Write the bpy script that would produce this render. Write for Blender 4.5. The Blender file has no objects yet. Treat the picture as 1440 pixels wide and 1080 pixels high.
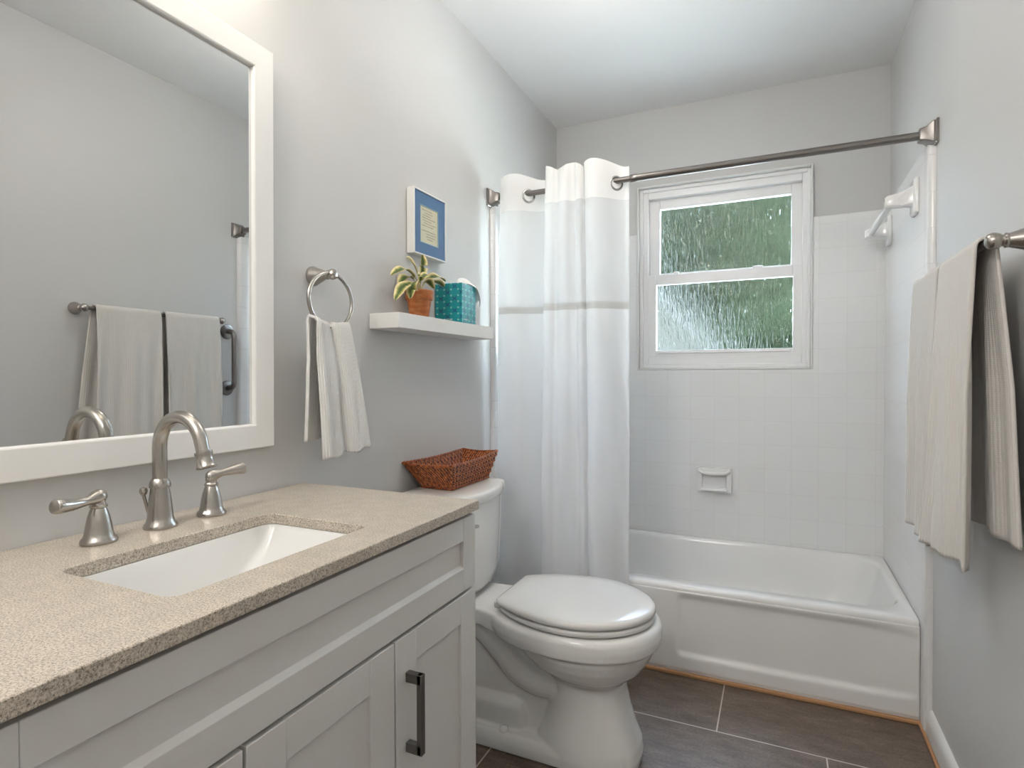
import bpy, bmesh, math, random
from mathutils import Vector, Matrix
random.seed(7)
PI = math.pi
S = bpy.context.scene
COL = S.collection

# ------------------------------------------------------------------ camera, world, exposure
W, D, CEIL = 1.5, 2.893, 2.41          # room width, depth to the back wall, height
cam_d = bpy.data.cameras.new('camera')
cam = bpy.data.objects.new('camera', cam_d)
COL.objects.link(cam)
cam_d.sensor_width = 36.0
cam_d.lens = 809.95 * 36.0 / 1440.0
cam_d.clip_start = 0.02
_th, _pi, _ro = 0.43231, 0.0144, -0.002988
_r = Vector((math.cos(_th), math.sin(_th), 0))
_f0 = Vector((-math.sin(_th), math.cos(_th), 0))
_f = _f0 * math.cos(_pi) + Vector((0, 0, -math.sin(_pi)))
_u = _f0 * math.sin(_pi) + Vector((0, 0, math.cos(_pi)))
_r2 = _r * math.cos(_ro) + _u * math.sin(_ro)
_u2 = _u * math.cos(_ro) - _r * math.sin(_ro)
_m = Matrix((_r2, _u2, -_f)).transposed().to_4x4()
_m.translation = Vector((1.07, 0, 1.099))
cam.matrix_world = _m
S.camera = cam

wd = bpy.data.worlds.new('sky'); S.world = wd; wd.use_nodes = True
nt = wd.node_tree; nt.nodes.clear()
sky = nt.nodes.new('ShaderNodeTexSky'); sky.sky_type = 'NISHITA'
sky.sun_disc = False; sky.sun_elevation = math.radians(48); sky.sun_rotation = math.radians(200)
bg = nt.nodes.new('ShaderNodeBackground'); bg.inputs['Strength'].default_value = 13.0
wo = nt.nodes.new('ShaderNodeOutputWorld')
hs = nt.nodes.new('ShaderNodeHueSaturation'); hs.inputs['Saturation'].default_value = 0.6
nt.links.new(sky.outputs[0], hs.inputs['Color']); nt.links.new(hs.outputs[0], bg.inputs[0]); nt.links.new(bg.outputs[0], wo.inputs[0])

sun_d = bpy.data.lights.new('sun', 'SUN'); sun_d.energy = 9.0; sun_d.angle = 0.02; sun_d.color = (1.0, 0.97, 0.92)
sun = bpy.data.objects.new('sun', sun_d); COL.objects.link(sun)
sun.rotation_euler = (math.radians(34), 0, math.radians(-14))    # from behind the house, onto the yard
VANITY_LIGHT_W = 1.6
MID_FILL_W = 3.0  # fill lamp added over mid-room to brighten the alcove
REAR_FILL_W = 14.0  # fill lamp added behind the camera
S.view_settings.view_transform = 'Standard'
S.view_settings.look = 'None'
S.view_settings.exposure = 0.95
S.view_settings.gamma = 1.0
S.view_settings.use_curve_mapping = False

# ------------------------------------------------------------------ material helpers
def mat(name, col, rough=0.5, metal=0.0, spec=0.5, **kw):
    m = bpy.data.materials.new(name); m.use_nodes = True
    b = m.node_tree.nodes['Principled BSDF']
    b.inputs['Base Color'].default_value = (*col, 1)
    b.inputs['Roughness'].default_value = rough
    b.inputs['Metallic'].default_value = metal
    b.inputs['Specular IOR Level'].default_value = spec
    for k, v in kw.items():
        b.inputs[k].default_value = v
    return m
def nodes(m):
    return m.node_tree.nodes, m.node_tree.links, m.node_tree.nodes['Principled BSDF']
def coords(m, kind='Object', scale=(1, 1, 1), loc=(0, 0, 0), rot=(0, 0, 0)):
    n, l, b = nodes(m)
    tc = n.new('ShaderNodeTexCoord'); mp = n.new('ShaderNodeMapping')
    mp.inputs['Scale'].default_value = scale; mp.inputs['Location'].default_value = loc; mp.inputs['Rotation'].default_value = rot
    l.new(tc.outputs[kind], mp.inputs[0]); return mp.outputs[0]
def noise(m, vec, scale, detail=3, rough=0.5):
    n, l, b = nodes(m)
    t = n.new('ShaderNodeTexNoise'); t.inputs['Scale'].default_value = scale; t.inputs['Detail'].default_value = detail
    t.inputs['Roughness'].default_value = rough
    l.new(vec, t.inputs['Vector']); return t
def ramp(m, fac, stops):
    n, l, b = nodes(m)
    r = n.new('ShaderNodeValToRGB')
    e = r.color_ramp.elements
    while len(e) < len(stops): e.new(0.5)
    for q, (p, c) in zip(e, stops):
        q.position = p; q.color = (*c, 1) if len(c) == 3 else c
    l.new(fac, r.inputs[0]); return r.outputs[0]
def bump(m, height, strength=0.2, dist=0.002):
    n, l, b = nodes(m)
    bp = n.new('ShaderNodeBump'); bp.inputs['Strength'].default_value = strength; bp.inputs['Distance'].default_value = dist
    l.new(height, bp.inputs['Height']); l.new(bp.outputs[0], b.inputs['Normal'])

M = {}
m = M['wall'] = mat('wall_paint', (0.615, 0.615, 0.613), 0.42, spec=0.35)
bump(m, noise(m, coords(m), 260, 2).outputs[0], 0.06, 0.001)
m = M['ceiling'] = mat('ceiling_paint', (0.90, 0.90, 0.90), 0.7, spec=0.2)
M['white_paint'] = mat('white_paint', (0.78, 0.78, 0.77), 0.35)
M['cabinet'] = mat('cabinet_paint', (0.70, 0.69, 0.67), 0.38)
M['cabinet_dark'] = mat('cabinet_interior', (0.25, 0.24, 0.23), 0.6)
M['vinyl'] = mat('window_vinyl', (0.90, 0.90, 0.905), 0.32)
M['porcelain'] = mat('porcelain', (0.80, 0.80, 0.79), 0.07, spec=0.6)
M['enamel'] = mat('tub_enamel', (0.87, 0.87, 0.87), 0.12, spec=0.55)
M['ceramic'] = mat('white_ceramic', (0.88, 0.88, 0.88), 0.12)
M['plastic_lid'] = mat('seat_plastic', (0.74, 0.735, 0.725), 0.16)
m = M['nickel'] = mat('brushed_nickel', (0.44, 0.415, 0.385), 0.27, 1.0)
M['gunmetal'] = mat('brushed_dark_nickel', (0.25, 0.235, 0.225), 0.33, 1.0)
M['handle'] = mat('dark_grey_metal', (0.15, 0.145, 0.14), 0.38, 0.7)
M['chrome'] = mat('steel_rings', (0.5, 0.5, 0.5), 0.2, 1.0)
M['mirror'] = mat('mirror_glass', (0.76, 0.77, 0.765), 0.0, 1.0)
M['mirror_frame'] = mat('mirror_frame_paint', (0.82, 0.815, 0.80), 0.4)
M['shelf'] = mat('shelf_white', (0.80, 0.795, 0.78), 0.4)

def tile_mat(name, swz, off):
    m = mat(name, (0.82, 0.82, 0.825), 0.14)
    n, l, b = nodes(m)
    tc = n.new('ShaderNodeTexCoord'); sx = n.new('ShaderNodeSeparateXYZ'); cx = n.new('ShaderNodeCombineXYZ')
    l.new(tc.outputs['Object'], sx.inputs[0])
    l.new(sx.outputs[swz[0]], cx.inputs[0]); l.new(sx.outputs[swz[1]], cx.inputs[1])
    mp = n.new('ShaderNodeMapping'); mp.inputs['Location'].default_value = (-off[0], -off[1], 0)
    l.new(cx.outputs[0], mp.inputs[0])
    br = n.new('ShaderNodeTexBrick'); br.offset = 0.0
    br.inputs['Scale'].default_value = 1.0
    br.inputs['Brick Width'].default_value = 0.1086; br.inputs['Row Height'].default_value = 0.1092
    br.inputs['Mortar Size'].default_value = 0.0016; br.inputs['Mortar Smooth'].default_value = 0.6
    br.inputs['Color1'].default_value = (0.875, 0.88, 0.885, 1); br.inputs['Color2'].default_value = (0.86, 0.865, 0.87, 1)
    br.inputs['Mortar'].default_value = (0.815, 0.815, 0.815, 1)
    l.new(mp.outputs[0], br.inputs['Vector'])
    l.new(br.outputs['Color'], b.inputs['Base Color'])
    inv = n.new('ShaderNodeMath'); inv.operation = 'SUBTRACT'; inv.inputs[0].default_value = 1.0
    l.new(br.outputs['Fac'], inv.inputs[1])
    bump(m, inv.outputs[0], 0.22, 0.0012)
    return m
M['tile_back'] = tile_mat('wall_tile_back', (0, 2), (0.473 - 0.1086 * 5, 0.5598 - 0.1092 * 6))
M['tile_side'] = tile_mat('wall_tile_side', (1, 2), (D - 0.02 - 0.1086 * 25, 0.5598 - 0.1092 * 6))
M['bullnose'] = mat('bullnose_tile', (0.80, 0.80, 0.81), 0.14)

def floor_mat():
    m = mat('floor_tile', (0.12, 0.1, 0.09), 0.42)
    n, l, b = nodes(m)
    v = coords(m, loc=(-0.603 + 0.598 * 3, -1.862 + 0.303 * 8, 0))
    br = n.new('ShaderNodeTexBrick'); br.offset = 0.5; br.offset_frequency = 2
    br.inputs['Scale'].default_value = 1.0
    br.inputs['Brick Width'].default_value = 0.598; br.inputs['Row Height'].default_value = 0.303
    br.inputs['Mortar Size'].default_value = 0.0022; br.inputs['Mortar Smooth'].default_value = 0.15
    l.new(v, br.inputs['Vector'])
    v2 = coords(m, scale=(1, 3.2, 1))
    n1 = noise(m, v2, 9, 8, 0.62); n2 = noise(m, coords(m), 130, 3)
    c1 = ramp(m, n1.outputs[0], [(0.30, (0.098, 0.070, 0.051)), (0.52, (0.150, 0.112, 0.086)), (0.75, (0.215, 0.170, 0.135))])
    c2 = ramp(m, n2.outputs[0], [(0.35, (0.78, 0.78, 0.78)), (0.65, (1.12, 1.12, 1.12))])
    mx = n.new('ShaderNodeMix'); mx.data_type = 'RGBA'; mx.blend_type = 'MULTIPLY'; mx.inputs[0].default_value = 1
    l.new(c1, mx.inputs[6]); l.new(c2, mx.inputs[7])
    mg = n.new('ShaderNodeMix'); mg.data_type = 'RGBA'
    l.new(br.outputs['Fac'], mg.inputs[0]); l.new(mx.outputs[2], mg.inputs[6]); mg.inputs[7].default_value = (0.58, 0.53, 0.47, 1)
    l.new(mg.outputs[2], b.inputs['Base Color'])
    inv = n.new('ShaderNodeMath'); inv.operation = 'MULTIPLY_ADD'; inv.inputs[1].default_value = -1.0
    l.new(br.outputs['Fac'], inv.inputs[0]); l.new(n1.outputs[0], inv.inputs[2])
    bump(m, inv.outputs[0], 0.25, 0.002)
    return m
M['floor'] = floor_mat()

def counter_mat():
    m = mat('speckled_quartz', (0.5, 0.45, 0.38), 0.28)
    n, l, b = nodes(m)
    v = coords(m)
    n1 = noise(m, v, 400, 4, 0.8); n2 = noise(m, v, 900, 2, 0.6); n3 = noise(m, v, 30, 4)
    c1 = ramp(m, n1.outputs[0], [(0.33, (0.10, 0.08, 0.055)), (0.42, (0.34, 0.29, 0.23)), (0.52, (0.62, 0.555, 0.475)), (0.70, (0.78, 0.73, 0.655))])
    c2 = ramp(m, n2.outputs[0], [(0.30, (0.45, 0.42, 0.38)), (0.45, (1, 1, 1))])
    c3 = ramp(m, n3.outputs[0], [(0.3, (0.90, 0.90, 0.90)), (0.7, (1.08, 1.07, 1.05))])
    a = n.new('ShaderNodeMix'); a.data_type = 'RGBA'; a.blend_type = 'MULTIPLY'; a.inputs[0].default_value = 0.8
    l.new(c1, a.inputs[6]); l.new(c2, a.inputs[7])
    a2 = n.new('ShaderNodeMix'); a2.data_type = 'RGBA'; a2.blend_type = 'MULTIPLY'; a2.inputs[0].default_value = 1
    l.new(a.outputs[2], a2.inputs[6]); l.new(c3, a2.inputs[7])
    l.new(a2.outputs[2], b.inputs['Base Color'])
    return m
M['counter'] = counter_mat()

def towel_mat(name, col, rib, strength=0.45):
    # ribs run along the length: UV u is metres across the cloth, v metres along it
    m = mat(name, col, 0.9, spec=0.15)
    n, l, b = nodes(m)
    b.inputs['Sheen Weight'].default_value = 0.25
    tc = n.new('ShaderNodeTexCoord'); sp = n.new('ShaderNodeSeparateXYZ'); l.new(tc.outputs['UV'], sp.inputs[0])
    def wave(sock, period):
        a = n.new('ShaderNodeMath'); a.operation = 'MULTIPLY'; a.inputs[1].default_value = 2 * PI / period; l.new(sock, a.inputs[0])
        s = n.new('ShaderNodeMath'); s.operation = 'SINE'; l.new(a.outputs[0], s.inputs[0])
        return s.outputs[0]
    w1 = wave(sp.outputs[0], rib); w2 = wave(sp.outputs[1], 0.0042)
    pw = n.new('ShaderNodeMath'); pw.operation = 'ABSOLUTE'; l.new(w1, pw.inputs[0])
    mu = n.new('ShaderNodeMath'); mu.operation = 'MULTIPLY_ADD'; mu.inputs[1].default_value = 0.10
    l.new(w2, mu.inputs[0]); l.new(pw.outputs[0], mu.inputs[2])
    nz = noise(m, coords(m), 700, 3)
    ad = n.new('ShaderNodeMath'); ad.operation = 'ADD'; l.new(mu.outputs[0], ad.inputs[0]); l.new(nz.outputs[0], ad.inputs[1])
    bump(m, ad.outputs[0], strength, 0.0018)
    return m
M['bath_towel'] = towel_mat('ribbed_cotton', (0.70, 0.675, 0.645), 0.016)
M['hand_towel'] = towel_mat('ribbed_white_cotton', (0.80, 0.79, 0.775), 0.012, 0.8)

def cloth_mat(name, col, trans, alpha_mix, weave=900):
    m = bpy.data.materials.new(name); m.use_nodes = True
    n, l = m.node_tree.nodes, m.node_tree.links
    n.clear()
    o = n.new('ShaderNodeOutputMaterial'); d = n.new('ShaderNodeBsdfDiffuse'); t = n.new('ShaderNodeBsdfTranslucent')
    d.inputs[0].default_value = (*col, 1); t.inputs[0].default_value = (*col, 1)
    mx = n.new('ShaderNodeMixShader'); mx.inputs[0].default_value = trans
    l.new(d.outputs[0], mx.inputs[1]); l.new(t.outputs[0], mx.inputs[2])
    tr = n.new('ShaderNodeBsdfTransparent'); m2 = n.new('ShaderNodeMixShader'); m2.inputs[0].default_value = alpha_mix
    l.new(mx.outputs[0], m2.inputs[1]); l.new(tr.outputs[0], m2.inputs[2]); l.new(m2.outputs[0], o.inputs[0])
    return m
M['curtain'] = cloth_mat('curtain_fabric', (0.88, 0.88, 0.885), 0.40, 0.05)
M['curtain_sheer'] = cloth_mat('curtain_sheer_mesh', (0.90, 0.90, 0.905), 0.45, 0.22)
M['curtain_header'] = cloth_mat('curtain_header_cloth', (0.88, 0.875, 0.865), 0.25, 0.0)
M['curtain_band'] = cloth_mat('curtain_band_cloth', (0.64, 0.63, 0.615), 0.25, 0.0)

def wicker_mat():
    m = mat('woven_rattan', (0.3, 0.1, 0.03), 0.38)
    n, l, b = nodes(m)
    v = coords(m)
    n1 = noise(m, v, 95, 3, 0.6); n2 = noise(m, coords(m, scale=(1, 1, 4)), 260, 2)
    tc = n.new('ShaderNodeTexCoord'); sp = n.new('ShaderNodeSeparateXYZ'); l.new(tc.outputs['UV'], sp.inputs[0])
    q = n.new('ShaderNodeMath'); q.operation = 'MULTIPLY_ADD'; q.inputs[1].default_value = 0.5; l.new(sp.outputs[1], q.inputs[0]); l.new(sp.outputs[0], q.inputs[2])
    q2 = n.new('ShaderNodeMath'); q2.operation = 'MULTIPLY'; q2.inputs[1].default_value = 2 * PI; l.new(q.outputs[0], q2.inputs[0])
    sn = n.new('ShaderNodeMath'); sn.operation = 'SINE'; l.new(q2.outputs[0], sn.inputs[0])  # dark half of this wave paints shade into the gaps between strands
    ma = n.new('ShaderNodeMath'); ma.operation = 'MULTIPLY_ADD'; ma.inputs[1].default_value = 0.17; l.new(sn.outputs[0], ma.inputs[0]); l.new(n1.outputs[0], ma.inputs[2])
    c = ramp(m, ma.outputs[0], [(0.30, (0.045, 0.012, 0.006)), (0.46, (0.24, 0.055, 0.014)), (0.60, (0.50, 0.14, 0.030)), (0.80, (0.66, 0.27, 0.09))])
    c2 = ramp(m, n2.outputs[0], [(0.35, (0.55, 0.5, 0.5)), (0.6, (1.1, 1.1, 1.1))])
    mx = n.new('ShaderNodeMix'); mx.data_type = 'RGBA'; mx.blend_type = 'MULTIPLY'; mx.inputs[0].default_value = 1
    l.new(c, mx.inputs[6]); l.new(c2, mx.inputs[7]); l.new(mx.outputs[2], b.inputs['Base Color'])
    return m
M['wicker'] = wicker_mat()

m = M['terracotta'] = mat('terracotta', (0.42, 0.14, 0.045), 0.5)
l_ = nodes(m)[1]
l_.new(ramp(m, noise(m, coords(m, scale=(1, 1, 2)), 40, 4).outputs[0], [(0.3, (0.36, 0.095, 0.022)), (0.55, (0.52, 0.165, 0.042)), (0.72, (0.52, 0.25, 0.11))]), nodes(m)[2].inputs['Base Color'])
M['soil'] = mat('soil', (0.03, 0.02, 0.015), 0.95)
def leaf_mat():
    m = mat('variegated_leaf', (0.1, 0.2, 0.03), 0.42)
    n, l, b = nodes(m)
    tc = n.new('ShaderNodeTexCoord'); sp = n.new('ShaderNodeSeparateXYZ'); l.new(tc.outputs['UV'], sp.inputs[0])
    nz = noise(m, coords(m), 60, 3)
    ad = n.new('ShaderNodeMath'); ad.operation = 'MULTIPLY_ADD'; ad.inputs[1].default_value = 0.5; l.new(nz.outputs[0], ad.inputs[0]); l.new(sp.outputs[0], ad.inputs[2])
    c = ramp(m, ad.outputs[0], [(0.30, (0.05, 0.10, 0.025)), (0.52, (0.15, 0.20, 0.045)), (0.64, (0.38, 0.36, 0.10)), (0.80, (0.74, 0.62, 0.34))])
    l.new(c, b.inputs['Base Color'])
    b.inputs['Subsurface Weight'].default_value = 0.0
    return m
M['leaf'] = leaf_mat()
M['stem'] = mat('leaf_stem', (0.22, 0.28, 0.08), 0.5)

def tissue_mat():
    m = mat('teal_printed_card', (0.0, 0.3, 0.32), 0.32)
    n, l, b = nodes(m)
    tc = n.new('ShaderNodeTexCoord'); sp = n.new('ShaderNodeSeparateXYZ'); l.new(tc.outputs['UV'], sp.inputs[0])
    def mth(op, a, bb=None, c=None):
        q = n.new('ShaderNodeMath'); q.operation = op
        for i, s in enumerate((a, bb, c)):
            if s is None: continue
            if isinstance(s, (int, float)): q.inputs[i].default_value = s
            else: l.new(s, q.inputs[i])
        return q.outputs[0]
    P = 0.0524
    u = mth('MULTIPLY', sp.outputs[0], 2 * PI / P); v = mth('MULTIPLY', sp.outputs[1], 2 * PI / 0.041)
    lat = mth('ABSOLUTE', mth('ADD', mth('COSINE', u), mth('COSINE', v)))         # zero along an ogee lattice
    line = mth('LESS_THAN', lat, 0.20)
    # pale squares at the lattice centres
    cu = mth('ABSOLUTE', mth('SUBTRACT', mth('FRACT', mth('MULTIPLY', sp.outputs[0], 2 / P)), 0.5))
    cv = mth('ABSOLUTE', mth('SUBTRACT', mth('FRACT', mth('MULTIPLY', sp.outputs[1], 1 / 0.0205)), 0.5))
    sq = mth('LESS_THAN', mth('MAXIMUM', cu, mth('MULTIPLY', cv, 0.9)), 0.13)
    mx = n.new('ShaderNodeMix'); mx.data_type = 'RGBA'; l.new(line, mx.inputs[0])
    mx.inputs[6].default_value = (0.010, 0.30, 0.33, 1); mx.inputs[7].default_value = (0.015, 0.13, 0.23, 1)
    m2 = n.new('ShaderNodeMix'); m2.data_type = 'RGBA'; l.new(sq, m2.inputs[0]); l.new(mx.outputs[2], m2.inputs[6]); m2.inputs[7].default_value = (0.25, 0.58, 0.56, 1)
    l.new(m2.outputs[2], b.inputs['Base Color'])
    return m
M['tissue_box'] = tissue_mat()
M['tissue'] = mat('tissue_paper', (0.86, 0.86, 0.86), 0.9)
M['ink_white'] = mat('white_print', (0.8, 0.82, 0.82), 0.5)
M['mat_blue'] = mat('blue_mat_board', (0.070, 0.155, 0.30), 0.6)
M['mat_edge'] = mat('mat_bevel', (0.30, 0.42, 0.48), 0.6)
m = M['paper'] = mat('cream_paper', (0.62, 0.59, 0.44), 0.7)
M['ink'] = mat('faded_ink', (0.30, 0.29, 0.25), 0.7)
M['caulk'] = mat('orange_caulk', (0.50, 0.27, 0.13), 0.6)
m = M['bulb'] = mat('lamp_glass', (0.9, 0.88, 0.82), 0.4)
nodes(m)[2].inputs['Emission Color'].default_value = (1.0, 0.90, 0.76, 1)
nodes(m)[2].inputs['Emission Strength'].default_value = 3.0

def pane_mat():
    m = bpy.data.materials.new('rain_glass'); m.use_nodes = True
    n, l = m.node_tree.nodes, m.node_tree.links
    n.clear()
    o = n.new('ShaderNodeOutputMaterial')
    tc = n.new('ShaderNodeTexCoord'); mp = n.new('ShaderNodeMapping'); mp.inputs['Scale'].default_value = (1, 1, 0.2)
    l.new(tc.outputs['Object'], mp.inputs[0])
    t = n.new('ShaderNodeTexNoise'); t.inputs['Scale'].default_value = 85; t.inputs['Detail'].default_value = 2; t.inputs['Distortion'].default_value = 0.6
    l.new(mp.outputs[0], t.inputs['Vector'])
    bp = n.new('ShaderNodeBump'); bp.inputs['Strength'].default_value = 1.0; bp.inputs['Distance'].default_value = 0.006
    l.new(t.outputs[0], bp.inputs['Height'])
    rf = n.new('ShaderNodeBsdfRefraction'); rf.inputs['IOR'].default_value = 1.35; rf.inputs['Roughness'].default_value = 0.03
    rf.inputs[0].default_value = (0.93, 0.97, 0.95, 1)
    gl = n.new('ShaderNodeBsdfGlossy'); gl.inputs['Roughness'].default_value = 0.08
    l.new(bp.outputs[0], rf.inputs['Normal']); l.new(bp.outputs[0], gl.inputs['Normal'])
    tr = n.new('ShaderNodeBsdfTransparent'); tr.inputs[0].default_value = (0.9, 0.94, 0.93, 1)
    m1 = n.new('ShaderNodeMixShader'); m1.inputs[0].default_value = 0.22; l.new(rf.outputs[0], m1.inputs[1]); l.new(tr.outputs[0], m1.inputs[2])
    fr = n.new('ShaderNodeFresnel'); fr.inputs[0].default_value = 1.45; l.new(bp.outputs[0], fr.inputs['Normal'])
    m2 = n.new('ShaderNodeMixShader'); l.new(fr.outputs[0], m2.inputs[0]); l.new(m1.outputs[0], m2.inputs[1]); l.new(gl.outputs[0], m2.inputs[2])
    l.new(m2.outputs[0], o.inputs[0])
    return m
M['pane'] = pane_mat()
m = M['foliage'] = mat('foliage', (0.07, 0.14, 0.05), 0.6, spec=0.03)
nodes(m)[1].new(ramp(m, noise(m, coords(m), 5, 4).outputs[0], [(0.32, (0.0010, 0.0022, 0.0009)), (0.50, (0.0028, 0.0054, 0.0023)), (0.66, (0.0062, 0.0098, 0.0050)), (0.80, (0.020, 0.024, 0.018))]), nodes(m)[2].inputs['Base Color'])  # palest stop paints sunlit sparkle into the leaf colour
M['bark'] = mat('bark', (0.08, 0.055, 0.04), 0.9)
M['bounce_ground'] = mat('bounce_ground', (0.42, 0.42, 0.38), 0.9)  # unseen ground, coloured pale to bounce sunlight up to the ceiling
M['roof_felt'] = mat('roof_felt', (0.014, 0.015, 0.015), 0.7, spec=0.05)
M['siding'] = mat('grey_siding', (0.0058, 0.0066, 0.0062), 0.6, spec=0.05)

# ------------------------------------------------------------------ mesh helpers
def obj(name, bm, m, parent=None, smooth=True, angle=40, bevel=0.0, bevel_seg=2, subsurf=0, solid=0.0):
    me = bpy.data.meshes.new(name)
    bmesh.ops.recalc_face_normals(bm, faces=bm.faces)
    if smooth:
        for f in bm.faces: f.smooth = True
        for e in bm.edges:
            if len(e.link_faces) == 2 and e.calc_face_angle(0) > math.radians(angle): e.smooth = False
    bm.to_mesh(me); bm.free()
    if m: me.materials.append(m)
    o = bpy.data.objects.new(name, me); COL.objects.link(o)
    if parent: o.parent = parent
    if solid:
        s = o.modifiers.new('solid', 'SOLIDIFY'); s.thickness = solid; s.offset = 0
    if bevel:
        b = o.modifiers.new('bevel', 'BEVEL'); b.width = bevel; b.segments = bevel_seg; b.limit_method = 'ANGLE'; b.angle_limit = math.radians(40)
        b.harden_normals = False
    if subsurf:
        s = o.modifiers.new('sub', 'SUBSURF'); s.levels = subsurf; s.render_levels = subsurf
    return o
def tag(o, label, cat, group=None, kind=None):
    o['label'] = label; o['category'] = cat
    if group: o['group'] = group
    if kind: o['kind'] = kind
    return o
def thing(name, label, cat, loc=(0, 0, 0), group=None):
    o = bpy.data.objects.new(name, None); COL.objects.link(o); o.location = loc
    o.empty_display_size = 0.05
    return tag(o, label, cat, group)
def part(name, bm, m, root, **kw):
    """bm is given in world coordinates; the part is stored relative to its thing."""
    p = root; off = Vector((0, 0, 0))
    while p: off += p.location; p = p.parent
    bmesh.ops.translate(bm, vec=-off, verts=bm.verts)
    return obj(name, bm, m, root, **kw)
def struct(name, bm, m, parent=None, **kw):
    o = obj(name, bm, m, parent, **kw)
    o['kind'] = 'structure'
    return o
def box(bm, x0, x1, y0, y1, z0, z1):
    vs = [bm.verts.new((x, y, z)) for x in (x0, x1) for y in (y0, y1) for z in (z0, z1)]
    for f in ((0, 1, 3, 2), (4, 6, 7, 5), (0, 4, 5, 1), (2, 3, 7, 6), (0, 2, 6, 4), (1, 5, 7, 3)):
        bm.faces.new([vs[i] for i in f])
    return vs
def B(*a):
    bm = bmesh.new(); box(bm, *a); return bm
def ring_faces(bm, a, b, closed=True):
    n = len(a)
    for i in range(n if closed else n - 1):
        j = (i + 1) % n
        try: bm.faces.new((a[i], a[j], b[j], b[i]))
        except ValueError: pass
def loft(bm, rings, cap0=True, cap1=True):
    R = [[bm.verts.new(p) for p in r] for r in rings]
    for a, b in zip(R, R[1:]): ring_faces(bm, a, b)
    if cap0: bm.faces.new(R[0][::-1])
    if cap1: bm.faces.new(R[-1])
    return R
def lathe(bm, prof, origin, axis=(0, 0, 1), n=40):
    """prof: (radius, height along axis)"""
    ax = Vector(axis).normalized()
    a = ax.orthogonal().normalized(); b = ax.cross(a)
    o = Vector(origin)
    rings = [[o + ax * h + (a * math.cos(2 * PI * i / n) + b * math.sin(2 * PI * i / n)) * max(r, 1e-5) for i in range(n)] for r, h in prof]
    return loft(bm, rings)
def catmull(pts, n=8):
    P = [Vector(p) for p in pts]; out = []
    for i in range(len(P) - 1):
        p0, p1, p2, p3 = P[max(i - 1, 0)], P[i], P[i + 1], P[min(i + 2, len(P) - 1)]
        for k in range(n):
            t = k / n
            out.append(0.5 * ((2 * p1) + (p2 - p0) * t + (2 * p0 - 5 * p1 + 4 * p2 - p3) * t * t + (3 * p1 - p0 - 3 * p2 + p3) * t ** 3))
    out.append(P[-1]); return out
def sweep(bm, pts, rad, n=20, closed=False, sx=1.0, up=None):
    """tube along pts; rad a number or a list; sx flattens across the second axis"""
    P = [Vector(p) for p in pts]; N = len(P)
    R = rad if isinstance(rad, (list, tuple)) else [rad] * N
    rings = []; nrm = None
    for i in range(N):
        if closed: t = (P[(i + 1) % N] - P[i - 1]).normalized()
        else: t = (P[min(i + 1, N - 1)] - P[max(i - 1, 0)]).normalized()
        if nrm is None:
            nrm = (Vector(up) - t * Vector(up).dot(t)).normalized() if up else t.orthogonal().normalized()
        else: nrm = (nrm - t * nrm.dot(t)).normalized()
        bn = t.cross(nrm)
        rings.append([P[i] + (nrm * math.cos(2 * PI * k / n) + bn * sx * math.sin(2 * PI * k / n)) * R[i] for k in range(n)])
    if closed:
        V = [[bm.verts.new(p) for p in r] for r in rings]
        for i in range(N): ring_faces(bm, V[i], V[(i + 1) % N])
    else: loft(bm, rings)
def grid(bm, fn, nu, nv, uvfn=None):
    """fn(i/nu, j/nv) -> point; uvfn -> (u, v) stored in a UV layer"""
    V = [[bm.verts.new(fn(i / nu, j / nv)) for j in range(nv + 1)] for i in range(nu + 1)]
    uv = bm.loops.layers.uv.verify()
    for i in range(nu):
        for j in range(nv):
            f = bm.faces.new((V[i][j], V[i + 1][j], V[i + 1][j + 1], V[i][j + 1]))
            if uvfn:
                for lp, (a, b) in zip(f.loops, ((i, j), (i + 1, j), (i + 1, j + 1), (i, j + 1))):
                    lp[uv].uv = uvfn(a / nu, b / nv)
    return V
def rrect(cx, cy, hx, hy, r, n=8):
    """rounded rectangle outline in 2-D, counter-clockwise"""
    out = []
    for sx, sy, a0 in ((1, 1, 0), (-1, 1, PI / 2), (-1, -1, PI), (1, -1, 3 * PI / 2)):
        for k in range(n + 1):
            a = a0 + k / n * PI / 2
            out.append((cx + sx * (hx - r) + r * math.cos(a), cy + sy * (hy - r) + r * math.sin(a)))
    return out
def lerp(a, b, t): return a + (b - a) * t
def interp(keys, t):
    """piecewise-linear through (t, value-tuple)"""
    if t <= keys[0][0]: return keys[0][1]
    for (a, va), (b, vb) in zip(keys, keys[1:]):
        if t <= b:
            q = (t - a) / (b - a); return tuple(lerp(x, y, q) for x, y in zip(va, vb))
    return keys[-1][1]

# ------------------------------------------------------------------ room shell
YF = -0.9      # wall behind the camera
T = 0.10
struct('floor', B(-T, W + T, YF - T, D + T, -0.08, 0.0), M['floor'], smooth=False)
struct('ceiling', B(-T, W + T, YF - T, D + T, CEIL, CEIL + 0.08), M['ceiling'], smooth=False)
struct('wall_left', B(-T, 0, YF - T, D, 0, CEIL), M['wall'], smooth=False)
struct('wall_right', B(W, W + T, YF - T, D, 0, CEIL), M['wall'], smooth=False)
struct('wall_front', B(0, W, YF - T, YF, 0, CEIL), M['wall'], smooth=False)
WX0, WX1, WZ0, WZ1 = 0.432, 1.210, 1.125, 2.031     # window opening
TZ = 1.797                                           # top of the tile
bm = bmesh.new()
box(bm, -T, WX0, D, D + T, 0, CEIL); box(bm, WX1, W + T, D, D + T, 0, CEIL)
box(bm, WX0, WX1, D, D + T, 0, WZ0); box(bm, WX0, WX1, D, D + T, WZ1, CEIL)
bmesh.ops.remove_doubles(bm, verts=bm.verts, dist=1e-5)
struct('wall_back', bm, M['wall'], smooth=False)
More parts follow.
